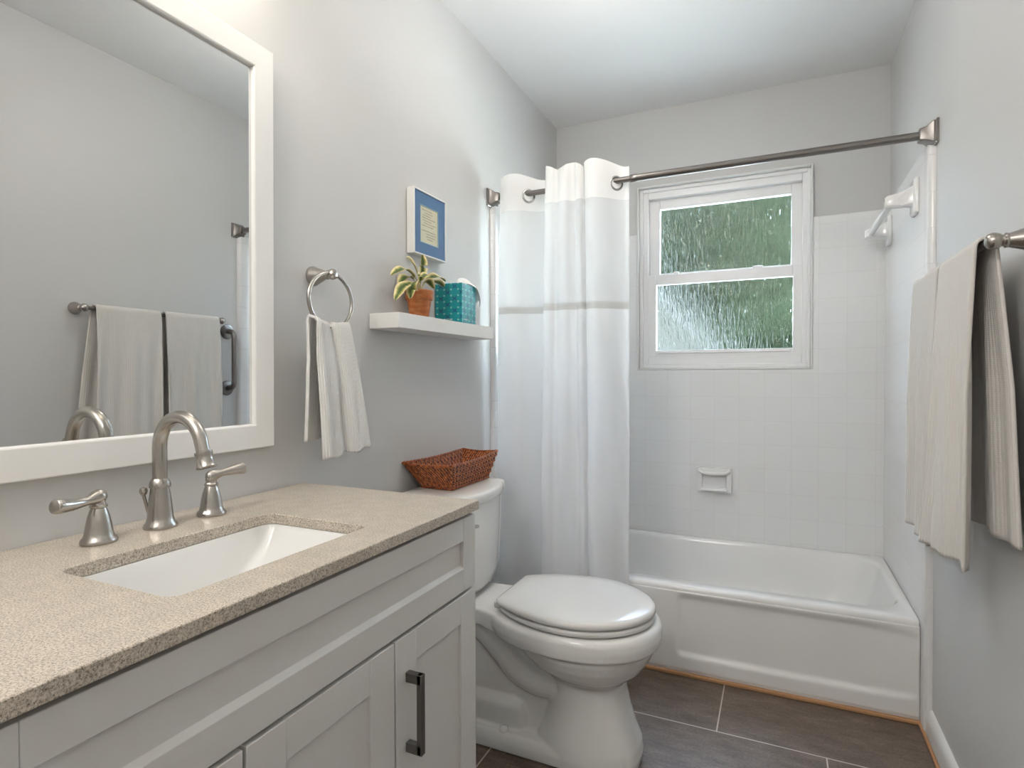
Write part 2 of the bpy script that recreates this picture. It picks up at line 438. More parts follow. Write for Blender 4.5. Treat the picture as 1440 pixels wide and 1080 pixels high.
TT = 0.02                                            # tile bed thickness
TY = 2.1105                                          # front edge of the tile on the side walls
bm = bmesh.new()
_out = [(0.0005, 0), (W - 0.0005, 0), (W - 0.0005, TZ), (WX1, TZ), (WX1, WZ0), (WX0, WZ0), (WX0, TZ), (0.0005, TZ)]
loft(bm, [[(x, y, z) for x, z in _out] for y in (D - TT, D - 0.0005)])
struct('wall_tile_back', bm, M['tile_back'], bevel=0.004)
def side_tile(x0, x1, name):
    bm = B(x0, x1, TY + 0.05, D - TT, 0.0, TZ)
    struct(name, bm, M['tile_side'], smooth=False)
side_tile(0.0005, TT, 'wall_tile_left'); side_tile(W - TT, W - 0.0005, 'wall_tile_right')
def bullnose(side, name):
    bm = bmesh.new()
    prof = [(0.0005, TY)] + [(TT * math.sin(a), TY + 0.014 - 0.014 * math.cos(a)) for a in [PI / 2 * k / 8 for k in range(9)]] + [(TT, TY + 0.05), (0.0005, TY + 0.05)]
    zs = []
    z = 0.0
    lo = 0.015
    k = 0
    zz = 0.0138
    edges = [0.0]
    while zz < TZ - 0.02: edges.append(zz); zz += 0.1092 if True else 0
    edges.append(TZ)
    for a, b in zip(edges, edges[1:]):
        ins = 0.0003
        R = [[(x if side == 0 else W - x, y, zq) for x, y in prof] for zq in (a + ins, b - ins)]
        loft(bm, R)
    struct(name, bm, M['bullnose'], angle=50)
bullnose(0, 'trim_1'); bullnose(1, 'trim_2')
# baseboard and caulk line
bm = bmesh.new()
prof = [(0, 0), (0.016, 0), (0.016, 0.045), (0.0145, 0.06), (0.010, 0.072), (0.004, 0.078), (0, 0.079)]
loft(bm, [[(W - x, y, z) for x, z in prof] for y in (YF, TY - 0.001)])
struct('baseboard_right', bm, M['white_paint'], angle=50)
bm = bmesh.new()
box(bm, 0.02, W - 0.016, 2.153, 2.168, 0.0, 0.012); box(bm, W - 0.026, W - 0.0165, YF, 2.155, 0.0, 0.008)
struct('trim_3', bm, M['caulk'], bevel=0.003)

# ------------------------------------------------------------------ window
def frame_rect(bm, x0, x1, z0, z1, wl, wr, wb, wt, y0, y1):
    box(bm, x0, x0 + wl, y0, y1, z0, z1); box(bm, x1 - wr, x1, y0, y1, z0, z1)
    box(bm, x0 + wl, x1 - wr, y0, y1, z0, z0 + wb); box(bm, x0 + wl, x1 - wr, y0, y1, z1 - wt, z1)
win = bpy.data.objects.new('window_1', None); COL.objects.link(win); win['kind'] = 'structure'
win.location = (0.82, D, 1.125)
bm = bmesh.new()
frame_rect(bm, WX0, WX1, WZ0, WZ1, 0.008, 0.008, 0.008, 0.008, D - TT - 0.004, D + 0.1)   # painted reveal edge
part('reveal', bm, M['white_paint'], win, bevel=0.003)
bm = bmesh.new()
frame_rect(bm, WX0 + 0.008, WX1 - 0.008, WZ0 + 0.008, WZ1 - 0.008, 0.042, 0.034, 0.056, 0.05, D + 0.012, D + 0.1)
frame_rect(bm, WX0 + 0.008, WX1 - 0.008, WZ0 + 0.008, WZ1 - 0.008, 0.018, 0.014, 0.02, 0.018, D + 0.002, D + 0.013)
part('window_frame', bm, M['vinyl'], win, bevel=0.003)
def sash(name, x0, x1, z0, z1, gx0, gx1, gz0, gz1, y0, y1, lock=False):
    bm = bmesh.new()
    frame_rect(bm, x0, x1, z0, z1, gx0 - x0, x1 - gx1, gz0 - z0, z1 - gz1, y0, y1)
    s = part(name, bm, M['vinyl'], win, bevel=0.003)
    bm = B(gx0 - 0.004, gx1 + 0.004, y0 + 0.014, y0 + 0.018, gz0 - 0.004, gz1 + 0.004)
    part('pane', bm, M['pane'], s, smooth=False)
    return s
us = sash('upper_sash', 0.480, 1.170, 1.560, 1.980, 0.532, 1.124, 1.606, 1.928, D + 0.045, D + 0.075)
ls = sash('lower_sash', 0.474, 1.175, 1.186, 1.596, 0.519, 1.131, 1.222, 1.547, D + 0.014, D + 0.044)
for x, w in ((0.615, 0.028), (0.985, 0.045)):
    bm = B(x - w / 2, x + w / 2, D + 0.018, D + 0.045, 1.594, 1.608)
    part('sash_lock', bm, M['vinyl'], ls, bevel=0.004)
bm = B(0.53, 1.12, D + 0.008, D + 0.02, 1.205, 1.214); part('lift_rail', bm, M['vinyl'], ls, bevel=0.003)

# ------------------------------------------------------------------ bathtub
def tub():
    root = thing('bathtub', 'white enamel bathtub with a plain apron set in the tiled alcove under the window', 'bathtub', (0.75, 2.5, 0))
    X0, X1, Y0, Y1, ZR = TT + 0.001, W - TT - 0.001, 2.167, D - TT - 0.001, 0.327
    bm = bmesh.new()
    nr = 10
    def rr(x0, x1, y0, y1, r, z): return [(x, y, z) for x, y in rrect((x0 + x1) / 2, (y0 + y1) / 2, (x1 - x0) / 2, (y1 - y0) / 2, r, nr)]
    rings = [rr(X0 + .004, X1 - .004, Y0 + .02, Y1 - .004, .01, 0.012),
             rr(X0, X1, Y0 + .016, Y1, .008, ZR - .05), rr(X0, X1, Y0 + .004, Y1, .008, ZR - .030),
             rr(X0, X1, Y0, Y1, .01, ZR - .018), rr(X0, X1, Y0 + .002, Y1, .012, ZR - .008), rr(X0 + .002, X1 - .002, Y0 + .008, Y1 - .002, .014, ZR - .001), rr(X0 + .006, X1 - .006, Y0 + .016, Y1 - .006, .014, ZR),
             rr(.09, 1.455, 2.235, 2.852, .13, ZR - .001), rr(.095, 1.449, 2.241, 2.847, .13, ZR - .006), rr(.10, 1.444, 2.246, 2.842, .13, ZR - .018),
             rr(.115, 1.425, 2.262, 2.825, .13, .22), rr(.14, 1.38, 2.285, 2.80, .13, .12), rr(.17, 1.32, 2.31, 2.775, .12, .07), rr(.23, 1.26, 2.36, 2.73, .10, .055)]
    loft(bm, rings, cap0=False)
    part('shell', bm, M['enamel'], root, angle=60)
    # apron with a shallow recessed field
    bm = bmesh.new()
    fx0, fx1, fz0, fz1 = 0.730, 1.46, 0.062, 0.300
    def dep(x, z):
        r = 0.03
        xr = (x - (fx1 - .14)) * r / .20        # the field runs out gently towards the right end
        dx = max(fx0 + r - x, xr, 0.0); dz = max(fz0 + r - z, (z - (fz1 - r)) * .9, 0.0)
        d = r - math.hypot(dx, dz)          # >0 inside
        t = min(max(d / 0.024, 0), 1)
        return 0.010 * (t * t * (3 - 2 * t))
    xs = [X0 + (X1 - X0) * i / 220 for i in range(221)]
    zs = [0.006 + (ZR - 0.020 - 0.006) * j / 60 for j in range(61)]
    V = [[bm.verts.new((x, Y0 + dep(x, z) + (0.004 if z < 0.02 else 0), z)) for z in zs] for x in xs]
    for i in range(220):
        for j in range(60): bm.faces.new((V[i][j], V[i + 1][j], V[i + 1][j + 1], V[i][j + 1]))
    part('apron', bm, M['enamel'], root, angle=80, solid=0.004)
    bm = bmesh.new(); lathe(bm, [(0.0, 0.0), (0.032, 0.0), (0.032, 0.004), (0.026, 0.006), (0.0, 0.005)], (0.28, 2.55, 0.0555)); part('drain', bm, M['nickel'], root)
tub()

# ------------------------------------------------------------------ soap dish
def soap_dish():
    root = thing('soap_dish', 'white ceramic soap dish set into the back wall tile under the window', 'soap dish', (0.797, D - TT, 0.60))
    x0, x1, z0, z1, y = 0.722, 0.876, 0.549, 0.662, D - TT
    bm = bmesh.new()
    frame_rect(bm, x0, x1, z0, z1, 0.022, 0.022, 0.018, 0.03, y - 0.017, y - 0.0005)
    box(bm, x0 + 0.02, x1 - 0.02, y - 0.003, y - 0.0005, z0 + 0.016, z1 - 0.028)
    part('body', bm, M['ceramic'], root, bevel=0.006, bevel_seg=3)
    bm = bmesh.new()
    sweep(bm, catmull([(x0 + 0.010, y - 0.014, z1 - 0.012), (x0 + 0.03, y - 0.030, z1 - 0.022), (0.797, y - 0.036, z1 - 0.024), (x1 - 0.03, y - 0.030, z1 - 0.022), (x1 - 0.010, y - 0.014, z1 - 0.012)], 6), 0.009, 14)
    part('grip_bar', bm, M['ceramic'], root)
    bm = B(x0 + 0.018, x1 - 0.018, y - 0.036, y - 0.012, z0 + 0.004, z0 + 0.016)
    part('lip', bm, M['ceramic'], root, bevel=0.005, bevel_seg=3)
soap_dish()

# ------------------------------------------------------------------ ceramic bar on the right tile
def ceramic_bar():
    root = thing('ceramic_towel_bar', 'white ceramic towel bar on the right-hand shower tile above the tub', 'towel bar', (W - TT, 2.5, 1.675))
    xw = W - TT
    for y in (2.268, 2.752):
        bm = bmesh.new()
        R = []
        for x, hy, hz in ((xw - 0.0005, .036, .058), (xw - 0.008, .036, .058), (xw - 0.014, .031, .053)):
            R.append([(x, yy, zz) for yy, zz in rrect(y, 1.677, hy, hz, 0.008, 4)])
        loft(bm, R)
        R = []
        for x, hy, h0, h1 in ((xw - 0.012, .024, 1.648, 1.714), (xw - 0.03, .019, 1.650, 1.704), (xw - 0.06, .017, 1.650, 1.694), (xw - 0.083, .016, 1.652, 1.690), (xw - 0.09, .012, 1.657, 1.684)):
            R.append([(x, yy, zz) for yy, zz in rrect(y, (h0 + h1) / 2, hy, (h1 - h0) / 2, 0.008, 4)])
        loft(bm, R)
        part('post', bm, M['ceramic'], root, angle=50)
    bm = bmesh.new()
    loft(bm, [[(x, yy, z) for x, z in rrect(xw - 0.07, 1.671, .0095, .0095, .003, 3)] for yy in (2.27, 2.75)])
    part('bar', bm, M['ceramic'], root)
ceramic_bar()

# ------------------------------------------------------------------ shower rod
RY, RZ = 2.1127, 1.8212
def rod():
    root = thing('shower_rod', 'dark brushed metal shower curtain rod spanning the tub alcove', 'curtain rod', (W / 2, RY, RZ))
    bm = bmesh.new(); lathe(bm, [(0.0105, 0.03), (0.0105, 0.62)], (0, RY, RZ), (1, 0, 0), 24); part('inner_tube', bm, M['gunmetal'], root)
    bm = bmesh.new(); lathe(bm, [(0.0125, 0.575), (0.014, 0.577), (0.014, 0.60), (0.0128, 0.602), (0.0128, W - 0.03)], (0, RY, RZ), (1, 0, 0), 24); part('outer_tube', bm, M['gunmetal'], root)
    for s in (0, 1):
        X = lambda d: d if s == 0 else W - d
        bm = bmesh.new()
        R = [[(X(d), y, z) for y, z in rrect(RY, RZ + dz, h, h, r, 4)] for d, h, r, dz in
             ((0.0005, .036, .003, 0), (0.006, .036, .003, 0), (0.008, .032, .003, 0), (0.013, .032, .003, 0), (0.030, .021, .004, 0), (0.044, .018, .004, 0), (0.046, .016, .004, 0))]
        loft(bm, R)
        part('flange', bm, M['gunmetal'], root, angle=30)
rod()

# ------------------------------------------------------------------ shower curtain
def curtain():
    root = thing('shower_curtain', 'white shower curtain with a sheer top band bunched at the left end of the rod', 'shower curtain', (0.3, RY, 0.15))
    # plan of the cloth: (x, y offset from the rod) at the header and at the hem
    top = [(.062, -.030), (.095, -.042), (.135, -.034), (.172, 0), (.205, .026), (.245, .034), (.275, .022), (.285, -.010), (.266, -.045), (.272, -.068), (.295, -.072), (.312, -.058), (.330, -.070), (.352, -.074), (.366, -.056),
           (.378, -.050), (.386, -.066), (.405, -.070), (.412, -.05), (.412, -.040), (.420, -.058), (.450, -.066), (.485, -.040), (.520, 0), (.545, .018), (.566, .022)]
    bot = [(.030, -.010), (.075, -.022), (.120, -.012), (.160, .008), (.20, .016), (.235, .018), (.262, .006), (.270, -.020), (.245, -.045), (.250, -.068), (.275, -.074), (.300, -.062), (.322, -.070), (.348, -.066), (.372, -.056),
           (.395, -.048), (.412, -.060), (.425, -.066), (.432, -.052), (.436, -.044), (.446, -.056), (.475, -.062), (.515, -.040), (.545, -.012), (.562, .004), (.572, .008)]
    n = 6
    ct = catmull([(x, y, 0) for x, y in top], n); cb = catmull([(x, y, 0) for x, y in bot], n)
    N = len(ct) - 1
    ZT, ZB = 1.885, 0.16
    def P(i, z):
        t = (ZT - z) / (ZT - ZB)
        t2 = t ** 0.7
        p = ct[i].lerp(cb[i], t2)
        wob = 0.006 * math.sin(9 * z + i * 0.21) * t + 0.0035 * math.sin(23 * z + i * 0.5) * t * (1 - t)
        dz = 0.010 * math.sin(i * 0.16) if z > 1.86 else 0
        return Vector((p.x, RY + p.y + wob - 0.012 * t, z + dz))
    arc = [0]
    for a, b in zip(ct, ct[1:]): arc.append(arc[-1] + (b - a).length)
    def strip(name, z0, z1, m, nz, par=root):
        bm = bmesh.new()
        grid(bm, lambda a, b: P(round(a * N), lerp(z0, z1, b)), N, nz, lambda a, b: (arc[round(a * N)], lerp(z0, z1, b)))
        return part(name, bm, m, par, angle=180)
    strip('header', 1.752, ZT, M['curtain_header'], 10)
    strip('sheer_panel', 1.372, 1.752, M['curtain_sheer'], 18)
    strip('band', 1.345, 1.372, M['curtain_band'], 3)
    strip('fabric_body', ZB, 1.345, M['curtain'], 50)
    # grommets where the cloth crosses the rod
    for k in range(1, N):
        a, b = P(k, RZ), P(k + 1, RZ)
        if (a.y - RY) * (b.y - RY) < 0:
            q = a.lerp(b, abs(a.y - RY) / abs(b.y - a.y)); t = (b - a).normalized()
            if abs(t.x) < 0.25: continue
            nrm = t.cross(Vector((0, 0, 1))).normalized()
            bm = bmesh.new()
            c = Vector((q.x, RY, RZ - 0.010))
            sweep(bm, [c + (t * math.cos(2 * PI * j / 36) + Vector((0, 0, 1)) * math.sin(2 * PI * j / 36)) * 0.024 for j in range(36)], 0.0045, 10, True)
            part('grommet', bm, M['chrome'], root)
curtain()

# ------------------------------------------------------------------ vanity
CZ = 0.835
def shaker(bm, y0, y1, z0, z1, xb, xf, st, rl, rec=0.009, ch=0.004):
    """shaker front facing +X: stiles, rails and a recessed field"""
    g = 0.0004
    box(bm, xb, xf, y0, y0 + st, z0, z1); box(bm, xb, xf, y1 - st, y1, z0, z1)
    box(bm, xb, xf - 0.0005, y0 + st + g, y1 - st - g, z0, z0 + rl); box(bm, xb, xf - 0.0005, y0 + st + g, y1 - st - g, z1 - rl, z1)
    box(bm, xb, xf - rec, y0 + st - 0.002, y1 - st + 0.002, z0 + rl - 0.002, z1 - rl + 0.002)
    # sloped shoulder along the bottom rail
    v = [bm.verts.new(p) for p in ((xf - rec - .0005, y0 + st, z0 + rl + ch), (xf - rec - .0005, y1 - st, z0 + rl + ch), (xf - .0005, y1 - st, z0 + rl), (xf - .0005, y0 + st, z0 + rl))]
    bm.faces.new(v)
def frame_rect_top(bm, x0, x1, y0, y1, z0, z1):
    box(bm, x0, x1, y0, y0 + .014, z0, z1); box(bm, x0, x1, y1 - .014, y1, z0, z1); box(bm, x1 - .018, x1, y0 + .014, y1 - .014, z0, z1); box(bm, x0, x0 + .01, y0 + .014, y1 - .014, z0, z1)
def vanity():
    root = thing('vanity_cabinet', 'light grey shaker vanity cabinet under the stone countertop', 'cabinet', (0.24, 0.648, 0))
    bm = bmesh.new()
    y0, y1, xf = 0.222, 1.074, 0.462
    box(bm, 0.002, xf, y0, y0 + 0.018, 0.0, 0.813); box(bm, 0.002, xf, y1 - 0.018, y1, 0.0, 0.813)
    box(bm, 0.002, 0.40, y0 + 0.018, y1 - 0.018, 0.0, 0.10); box(bm, 0.002, xf, y0 + 0.018, y1 - 0.018, 0.10, 0.118)
    box(bm, 0.002, 0.012, y0 + 0.018, y1 - 0.018, 0.118, 0.813)
    box(bm, xf - 0.02, xf, y0 + 0.018, y1 - 0.018, 0.118, 0.813)
    frame_rect_top(bm, 0.002, xf - 0.002, y0 + 0.004, y1 - 0.004, 0.8131, CZ - 0.0205)
    part('body', bm, M['cabinet'], root, smooth=False)
    bm = bmesh.new(); shaker(bm, 0.217, 1.077, 0.655, 0.806, xf + 0.001, 0.485, 0.048, 0.047, ch=0.007)
    part('drawer_front', bm, M['cabinet'], root, bevel=0.0012, bevel_seg=2)
    for (a, b, hy) in ((0.217, 0.489, None), (0.4945, 0.7915, 0.530), (0.796, 1.0785, 0.828)):
        bm = bmesh.new(); shaker(bm, a, b, 0.118, 0.648, xf + 0.001, 0.485, 0.062, 0.056, rec=0.006, ch=0.001)
        d = part('door', bm, M['cabinet'], root, bevel=0.0012, bevel_seg=2)
        if hy:
            bm = bmesh.new()
            for zz in (0.578, 0.4555):
                box(bm, 0.4852, 0.517, hy - 0.006, hy + 0.006, zz - 0.010, zz + 0.007)
            box(bm, 0.508, 0.518, hy - 0.006, hy + 0.006, 0.4455, 0.585)
            h = part('handle', bm, M['handle'], d, bevel=0.001)
            h['label'] = 'dark grey bar handle'
vanity()

SX0, SX1, SY0, SY1 = 0.176, 0.416, 0.450, 0.812
def countertop():
    bm = bmesh.new()
    def lp(z, pts): return [bm.verts.new((x, y, z)) for x, y in pts]
    ov = [(0.0015, 0.212), (0.494, 0.212), (0.494, 1.080), (0.0015, 1.080)]
    iv = rrect((SX0 + SX1) / 2, (SY0 + SY1) / 2, (SX1 - SX0) / 2, (SY1 - SY0) / 2, 0.02, 6)
    L = {}
    for z in (CZ - 0.02, CZ):
        o, i = lp(z, ov), lp(z, iv)
        L[z] = (o, i)
        es = [bm.edges.new((q[k], q[(k + 1) % len(q)])) for q in (o, i) for k in range(len(q))]
        bmesh.ops.triangle_fill(bm, use_beauty=True, use_dissolve=False, edges=es)
    (o0, i0), (o1, i1) = L[CZ - 0.02], L[CZ]
    ring_faces(bm, o0, o1); ring_faces(bm, i0, i1)
    o = obj('countertop', bm, M['counter'], angle=30, bevel=0.0018)
    tag(o, 'speckled beige stone countertop with a rectangular sink cut-out', 'countertop')
countertop()
def sink():
    root = thing('sink', 'white rectangular undermount sink basin set in the speckled countertop', 'sink', (0.296, 0.63, 0.68))
    cx, cy = (SX0 + SX1) / 2, (SY0 + SY1) / 2
    hx, hy = (SX1 - SX0) / 2, (SY1 - SY0) / 2
    zt = CZ - 0.0205
    bm = bmesh.new()
    rings = []
    for dx, dy, r, z in ((.012, .012, .02, zt - .012), (.012, .012, .02, zt), (.0005, .0005, .02, zt), (-.002, -.003, .02, zt - .006), (-.006, -.018, .022, zt - .03), (-.012, -.055, .026, zt - .07), (-.018, -.088, .03, zt - .105), (-.030, -.105, .03, zt - .125), (-.06, -.13, .03, zt - .132)):
        rings.append([(x, y, z) for x, y in rrect(cx, cy, hx + dx, hy + dy, r, 7)])
    loft(bm, rings, cap0=False)
    part('basin', bm, M['porcelain'], root, angle=60, solid=0.0)
    bm = bmesh.new(); lathe(bm, [(0, 0), (.022, 0), (.022, .003), (.016, .004), (.014, .001), (0, .001)], (cx, cy, zt - .1315)); part('drain', bm, M['nickel'], root)
sink()

# ------------------------------------------------------------------ faucet
def faucet():
    root = thing('faucet', 'brushed nickel widespread gooseneck faucet with two lever handles behind the sink', 'faucet', (0.087, 0.655, CZ))
    z0 = CZ + 0.0004
    x, y = 0.087, 0.656
    bm = bmesh.new()
    lathe(bm, [(0, 0), (.0265, 0), (.0268, .003), (.0255, .007), (.0225, .011), (.0205, .018), (.0195, .030), (.0175, .050), (.0152, .066), (.0148, .070), (.0168, .0705), (.0172, .074), (.0160, .080), (.0138, .084), (.0125, .086), (0, .087)], (x, y, z0), n=44)
    sp = part('spout', bm, M['nickel'], root, angle=35)
    bm = bmesh.new()
    pts = [(x, y, z0 + .083), (x, y, z0 + .11), (x, y, z0 + .135)]
    cxa, cza, ra = x + .0545, z0 + .140, .0545
    for k in range(0, 17):
        a = PI - k / 16 * math.radians(168)
        pts.append((cxa + ra * math.cos(a), y, cza + ra * math.sin(a)))
    e = Vector(pts[-1]); dr = (Vector(pts[-1]) - Vector(pts[-2])).normalized()
    pts.append(tuple(e + dr * 0.016))
    sweep(bm, pts, [0.0118] * 3 + [0.0117 - 0.0008 * k / 17 for k in range(18)], 24, up=(0, 1, 0))
    tip = Vector(pts[-1])
    lathe(bm, [(.0105, -.003), (.0138, -.002), (.0142, .002), (.0130, .004), (.0126, .011), (.0142, .020), (.0160, .024), (.0152, .0255), (0, .024)], tip, dr, 28)
    part('gooseneck', bm, M['nickel'], sp, angle=40)
    bm = bmesh.new()   # drain lift rod behind the spout
    sweep(bm, [(x - .017, y - .010, z0 + .025), (x - .019, y - .017, z0 + .058)], .003, 10)
    lathe(bm, [(.002, -.004), (.0055, 0), (.0068, .005), (.0055, .010), (0, .012)], (x - .019, y - .017, z0 + .060), n=18)
    part('lift_rod', bm, M['nickel'], sp)
    for hy, tipv in ((0.5545, Vector((0.105, 0.484, z0 + .073))), (0.7555, Vector((0.112, 0.812, z0 + .083)))):
        hx = 0.088
        bm = bmesh.new()
        lathe(bm, [(0, 0), (.0255, 0), (.026, .003), (.0245, .007), (.0215, .010), (.0198, .016), (.0180, .028), (.0152, .042), (.0118, .053), (.0102, .056), (.0122, .0565), (.0124, .0595), (.0105, .061), (.0095, .064), (.0105, .068), (0, .07)], (hx, hy, z0), n=40)
        h = part('handle', bm, M['nickel'], root, angle=35)
        bm = bmesh.new()
        c = Vector((hx, hy, z0 + .073)); d = (tipv - c)
        side = d.normalized()
        ts = [-.16, -.12, -.02, .08, .18, .28, .42, .60, .80, .95, .985, 1.0]
        rs = [.003, .0085, .0118, .0110, .0082, .0068, .0072, .0088, .0104, .0112, .0108, .0092]
        pts = [c + d * t + Vector((0, 0, 1)) * (-.004 * math.sin(max(t, 0) * PI) if hy < .6 else .002 * math.sin(max(t, 0) * PI)) for t in ts]
        sweep(bm, pts, rs, 22, up=(0, 0, 1))
        part('lever', bm, M['nickel'], h, angle=50)
faucet()

# ------------------------------------------------------------------ mirror
def mirror():
    root = thing('wall_mirror', 'large white-framed rectangular mirror on the wall above the sink', 'mirror', (0.001, 0.648, 0.940))
    iy0, iy1, iz0, iz1, fw = 0.380, 0.917, 0.9936, 1.778, 0.054
    oy0, oy1, oz0, oz1 = iy0 - fw, iy1 + fw, iz0 - fw, iz1 + fw
    bm = bmesh.new()
    xs = 0.021
    # mitred frame: profile swept around the rectangle  (inset, depth)
    prof = [(0, 0.001), (0, xs - .002), (.002, xs), (fw - .004, xs), (fw - .0015, xs - .001), (fw, xs - .003), (fw, .006), (fw - .01, .001)]
    V = []
    for ins, dx in prof:
        V.append([bm.verts.new(p) for p in ((dx, oy0 + ins, oz0 + ins), (dx, oy1 - ins, oz0 + ins), (dx, oy1 - ins, oz1 - ins), (dx, oy0 + ins, oz1 - ins))])
    for k in range(len(V)): ring_faces(bm, V[k], V[(k + 1) % len(V)])
    fr = part('frame', bm, M['mirror_frame'], root, angle=20)
    bm = B(0.007, 0.011, iy0 - .006, iy1 + .006, iz0 - .006, iz1 + .006)
    gl = part('glass', bm, M['mirror'], root, smooth=False)
    root.rotation_euler = (0, math.radians(0.5), 0)
mirror()

# ------------------------------------------------------------------ vanity lamp above the mirror (out of frame) and added ceiling fill lamps
def vanity_light():
    root = thing('vanity_light', 'three-globe bar lamp on the wall above the white-framed mirror', 'lamp', (0.0, 0.648, 2.06))
    bm = B(0.001, 0.03, 0.40, 0.90, 2.03, 2.09); part('backplate', bm, M['nickel'], root, bevel=0.004)
    for y in (0.45, 0.648, 0.846):
        bm = bmesh.new(); sweep(bm, [(0.03, y, 2.06), (0.075, y, 2.06), (0.105, y, 2.045)], 0.009, 12); a = part('arm', bm, M['nickel'], root)
        bm = bmesh.new(); bmesh.ops.create_uvsphere(bm, u_segments=24, v_segments=14, radius=0.05); bmesh.ops.translate(bm, vec=(0.115, y, 2.005), verts=bm.verts)
        part('globe', bm, M['bulb'], root)
        ld = bpy.data.lights.new('globe_light', 'POINT'); ld.energy = VANITY_LIGHT_W; ld.color = (1.0, 0.90, 0.78); ld.shadow_soft_size = 0.05
        lo = bpy.data.objects.new('globe_light', ld); COL.objects.link(lo); lo.location = (0.115 - 0, y - 0.648, 2.005 - 2.06); lo.parent = root
        bpy.context.view_layer.update()
vanity_light()
M['bulb'].node_tree.nodes['Principled BSDF'].inputs['Emission Strength'].default_value = 6.0
def fill_lamp(x, y, watts, label):  # added fill light; the ceiling fixture around it is made up
    root = thing('fill_lamp', label, 'lamp', (x, y, CEIL))
    bm = bmesh.new(); lathe(bm, [(0, -.001), (.13, -.001), (.13, -.02), (.12, -.028), (0, -.029)], (x, y, CEIL)); part('base', bm, M['white_paint'], root)
    bm = bmesh.new(); lathe(bm, [(.115, -.029), (.11, -.04), (.09, -.055), (.05, -.066), (0, -.069)], (x, y, CEIL)); part('diffuser', bm, M['bulb'], root)
    ld = bpy.data.lights.new('fill_point', 'POINT'); ld.shadow_soft_size = 0.12; ld.energy = watts; ld.color = (1.0, 0.955, 0.90)
    lo = bpy.data.objects.new('fill_point', ld); COL.objects.link(lo); lo.parent = root; lo.location = (0, 0, -0.24)
fill_lamp(0.42, -0.40, REAR_FILL_W, 'added round white fill lamp on the ceiling behind the camera')
fill_lamp(0.64, 1.62, MID_FILL_W, 'added round white fill lamp on the ceiling over the middle of the room, out of view')

# ------------------------------------------------------------------ towel ring and hand towel
def towel_ring():
    root = thing('towel_ring', 'brushed nickel towel ring on the wall between mirror and shelf', 'towel ring', (0.0, 1.113, 1.352))
    y, z = 1.116, 1.352
    bm = bmesh.new()
    lathe(bm, [(0, .0005), (.0245, .0005), (.025, .004), (.0235, .008), (.021, .014), (.016, .028), (.0115, .040), (.0095, .046), (.0115, .047), (.0118, .050), (.0098, .052), (.0088, .054), (.012, .058), (.0135, .064), (.0125, .070), (.008, .075), (0, .0765)], (0, y, z), (1, 0, 0), 32)
    part('mount', bm, M['nickel'], root, angle=35)
    bm = bmesh.new(); c = Vector((0.062, y - .002, z - 0.066))
    sweep(bm, [c + Vector((0.0, math.sin(2 * PI * k / 64) * .076, math.cos(2 * PI * k / 64) * .068)) for k in range(64)], 0.0050, 12, True)
    part('ring', bm, M['nickel'], root)
towel_ring()
def hand_towel():
    # cloth looped over the bottom of the ring; two falls, gathered at the top and opening downwards
    bm = bmesh.new()
    zc = 1.352 - 0.066 - 0.068          # bottom of the ring
    L1, L2 = 0.325, 0.285
    tot = L1 + L2
    def F(a, b):
        s = b * tot - L2                 # <0: wall-side fall, >0: room-side fall
        front = s > 0
        drop = max(abs(s) - 0.012, 0)
        t = drop / L1
        w = lerp(0.125, 0.182, min(t * 1.05, 1) ** 0.8) if front else lerp(0.125, 0.165, min(t * 1.1, 1))
        cy = lerp(1.112, 1.148, t) if front else lerp(1.101, 1.094, t)
        yq = cy + (a - 0.5) * w
        ang = min(max(s / 0.012, -1), 1) * PI / 2
        # the ring curves upwards to both sides of its lowest point
        rise = 0.068 * (1 - math.sqrt(max(1 - min(abs(yq - 1.114) / 0.078, 0.95) ** 2, 0))) * math.exp(-drop * 9) * 0.30
        x = 0.062 + math.sin(ang) * (0.009 + 0.004 * min(t * 3, 1)) if abs(s) < 0.012 else 0.062 + (1 if front else -1) * (0.009 + 0.004 * min(t * 3, 1))
        top = 0.0125 * math.cos(ang) if abs(s) < 0.012 else 0.0
        fold = (0.013 * math.sin(a * 2 * PI * 1.5 + (0.6 if front else 1.7)) + 0.006 * math.sin(a * 2 * PI * 3.4 + 1)) * (0.5 + 0.6 * min(t * 1.6, 1))
        fold += (0.013 * math.exp(-((a - 0.42) / 0.09) ** 2) if front else 0.0) * min(t * 3, 1)
        x -= (1 if front else -1) * 0.009 * math.exp(-(a / .07) ** 2) * min(drop * 12, 1)
        x += fold * (0.9 if front else 0.35) + (0.007 * t if front else 0.008 * t)
        z = zc + top + rise - drop - (0.012 * (0.5 - a) if front else -0.01 * a) * t + 0.004 * math.sin(a * 17) * t
        return Vector((max(x, 0.010), yq, z))
    NU, NV = 70, 110
    grid(bm, F, NU, NV, lambda a, b: (a * 0.22, b * tot))
    o = obj('hand_towel', bm, M['hand_towel'], angle=180, solid=0.0075)
    tag(o, 'white ribbed hand towel hanging through the towel ring', 'towel')
hand_towel()

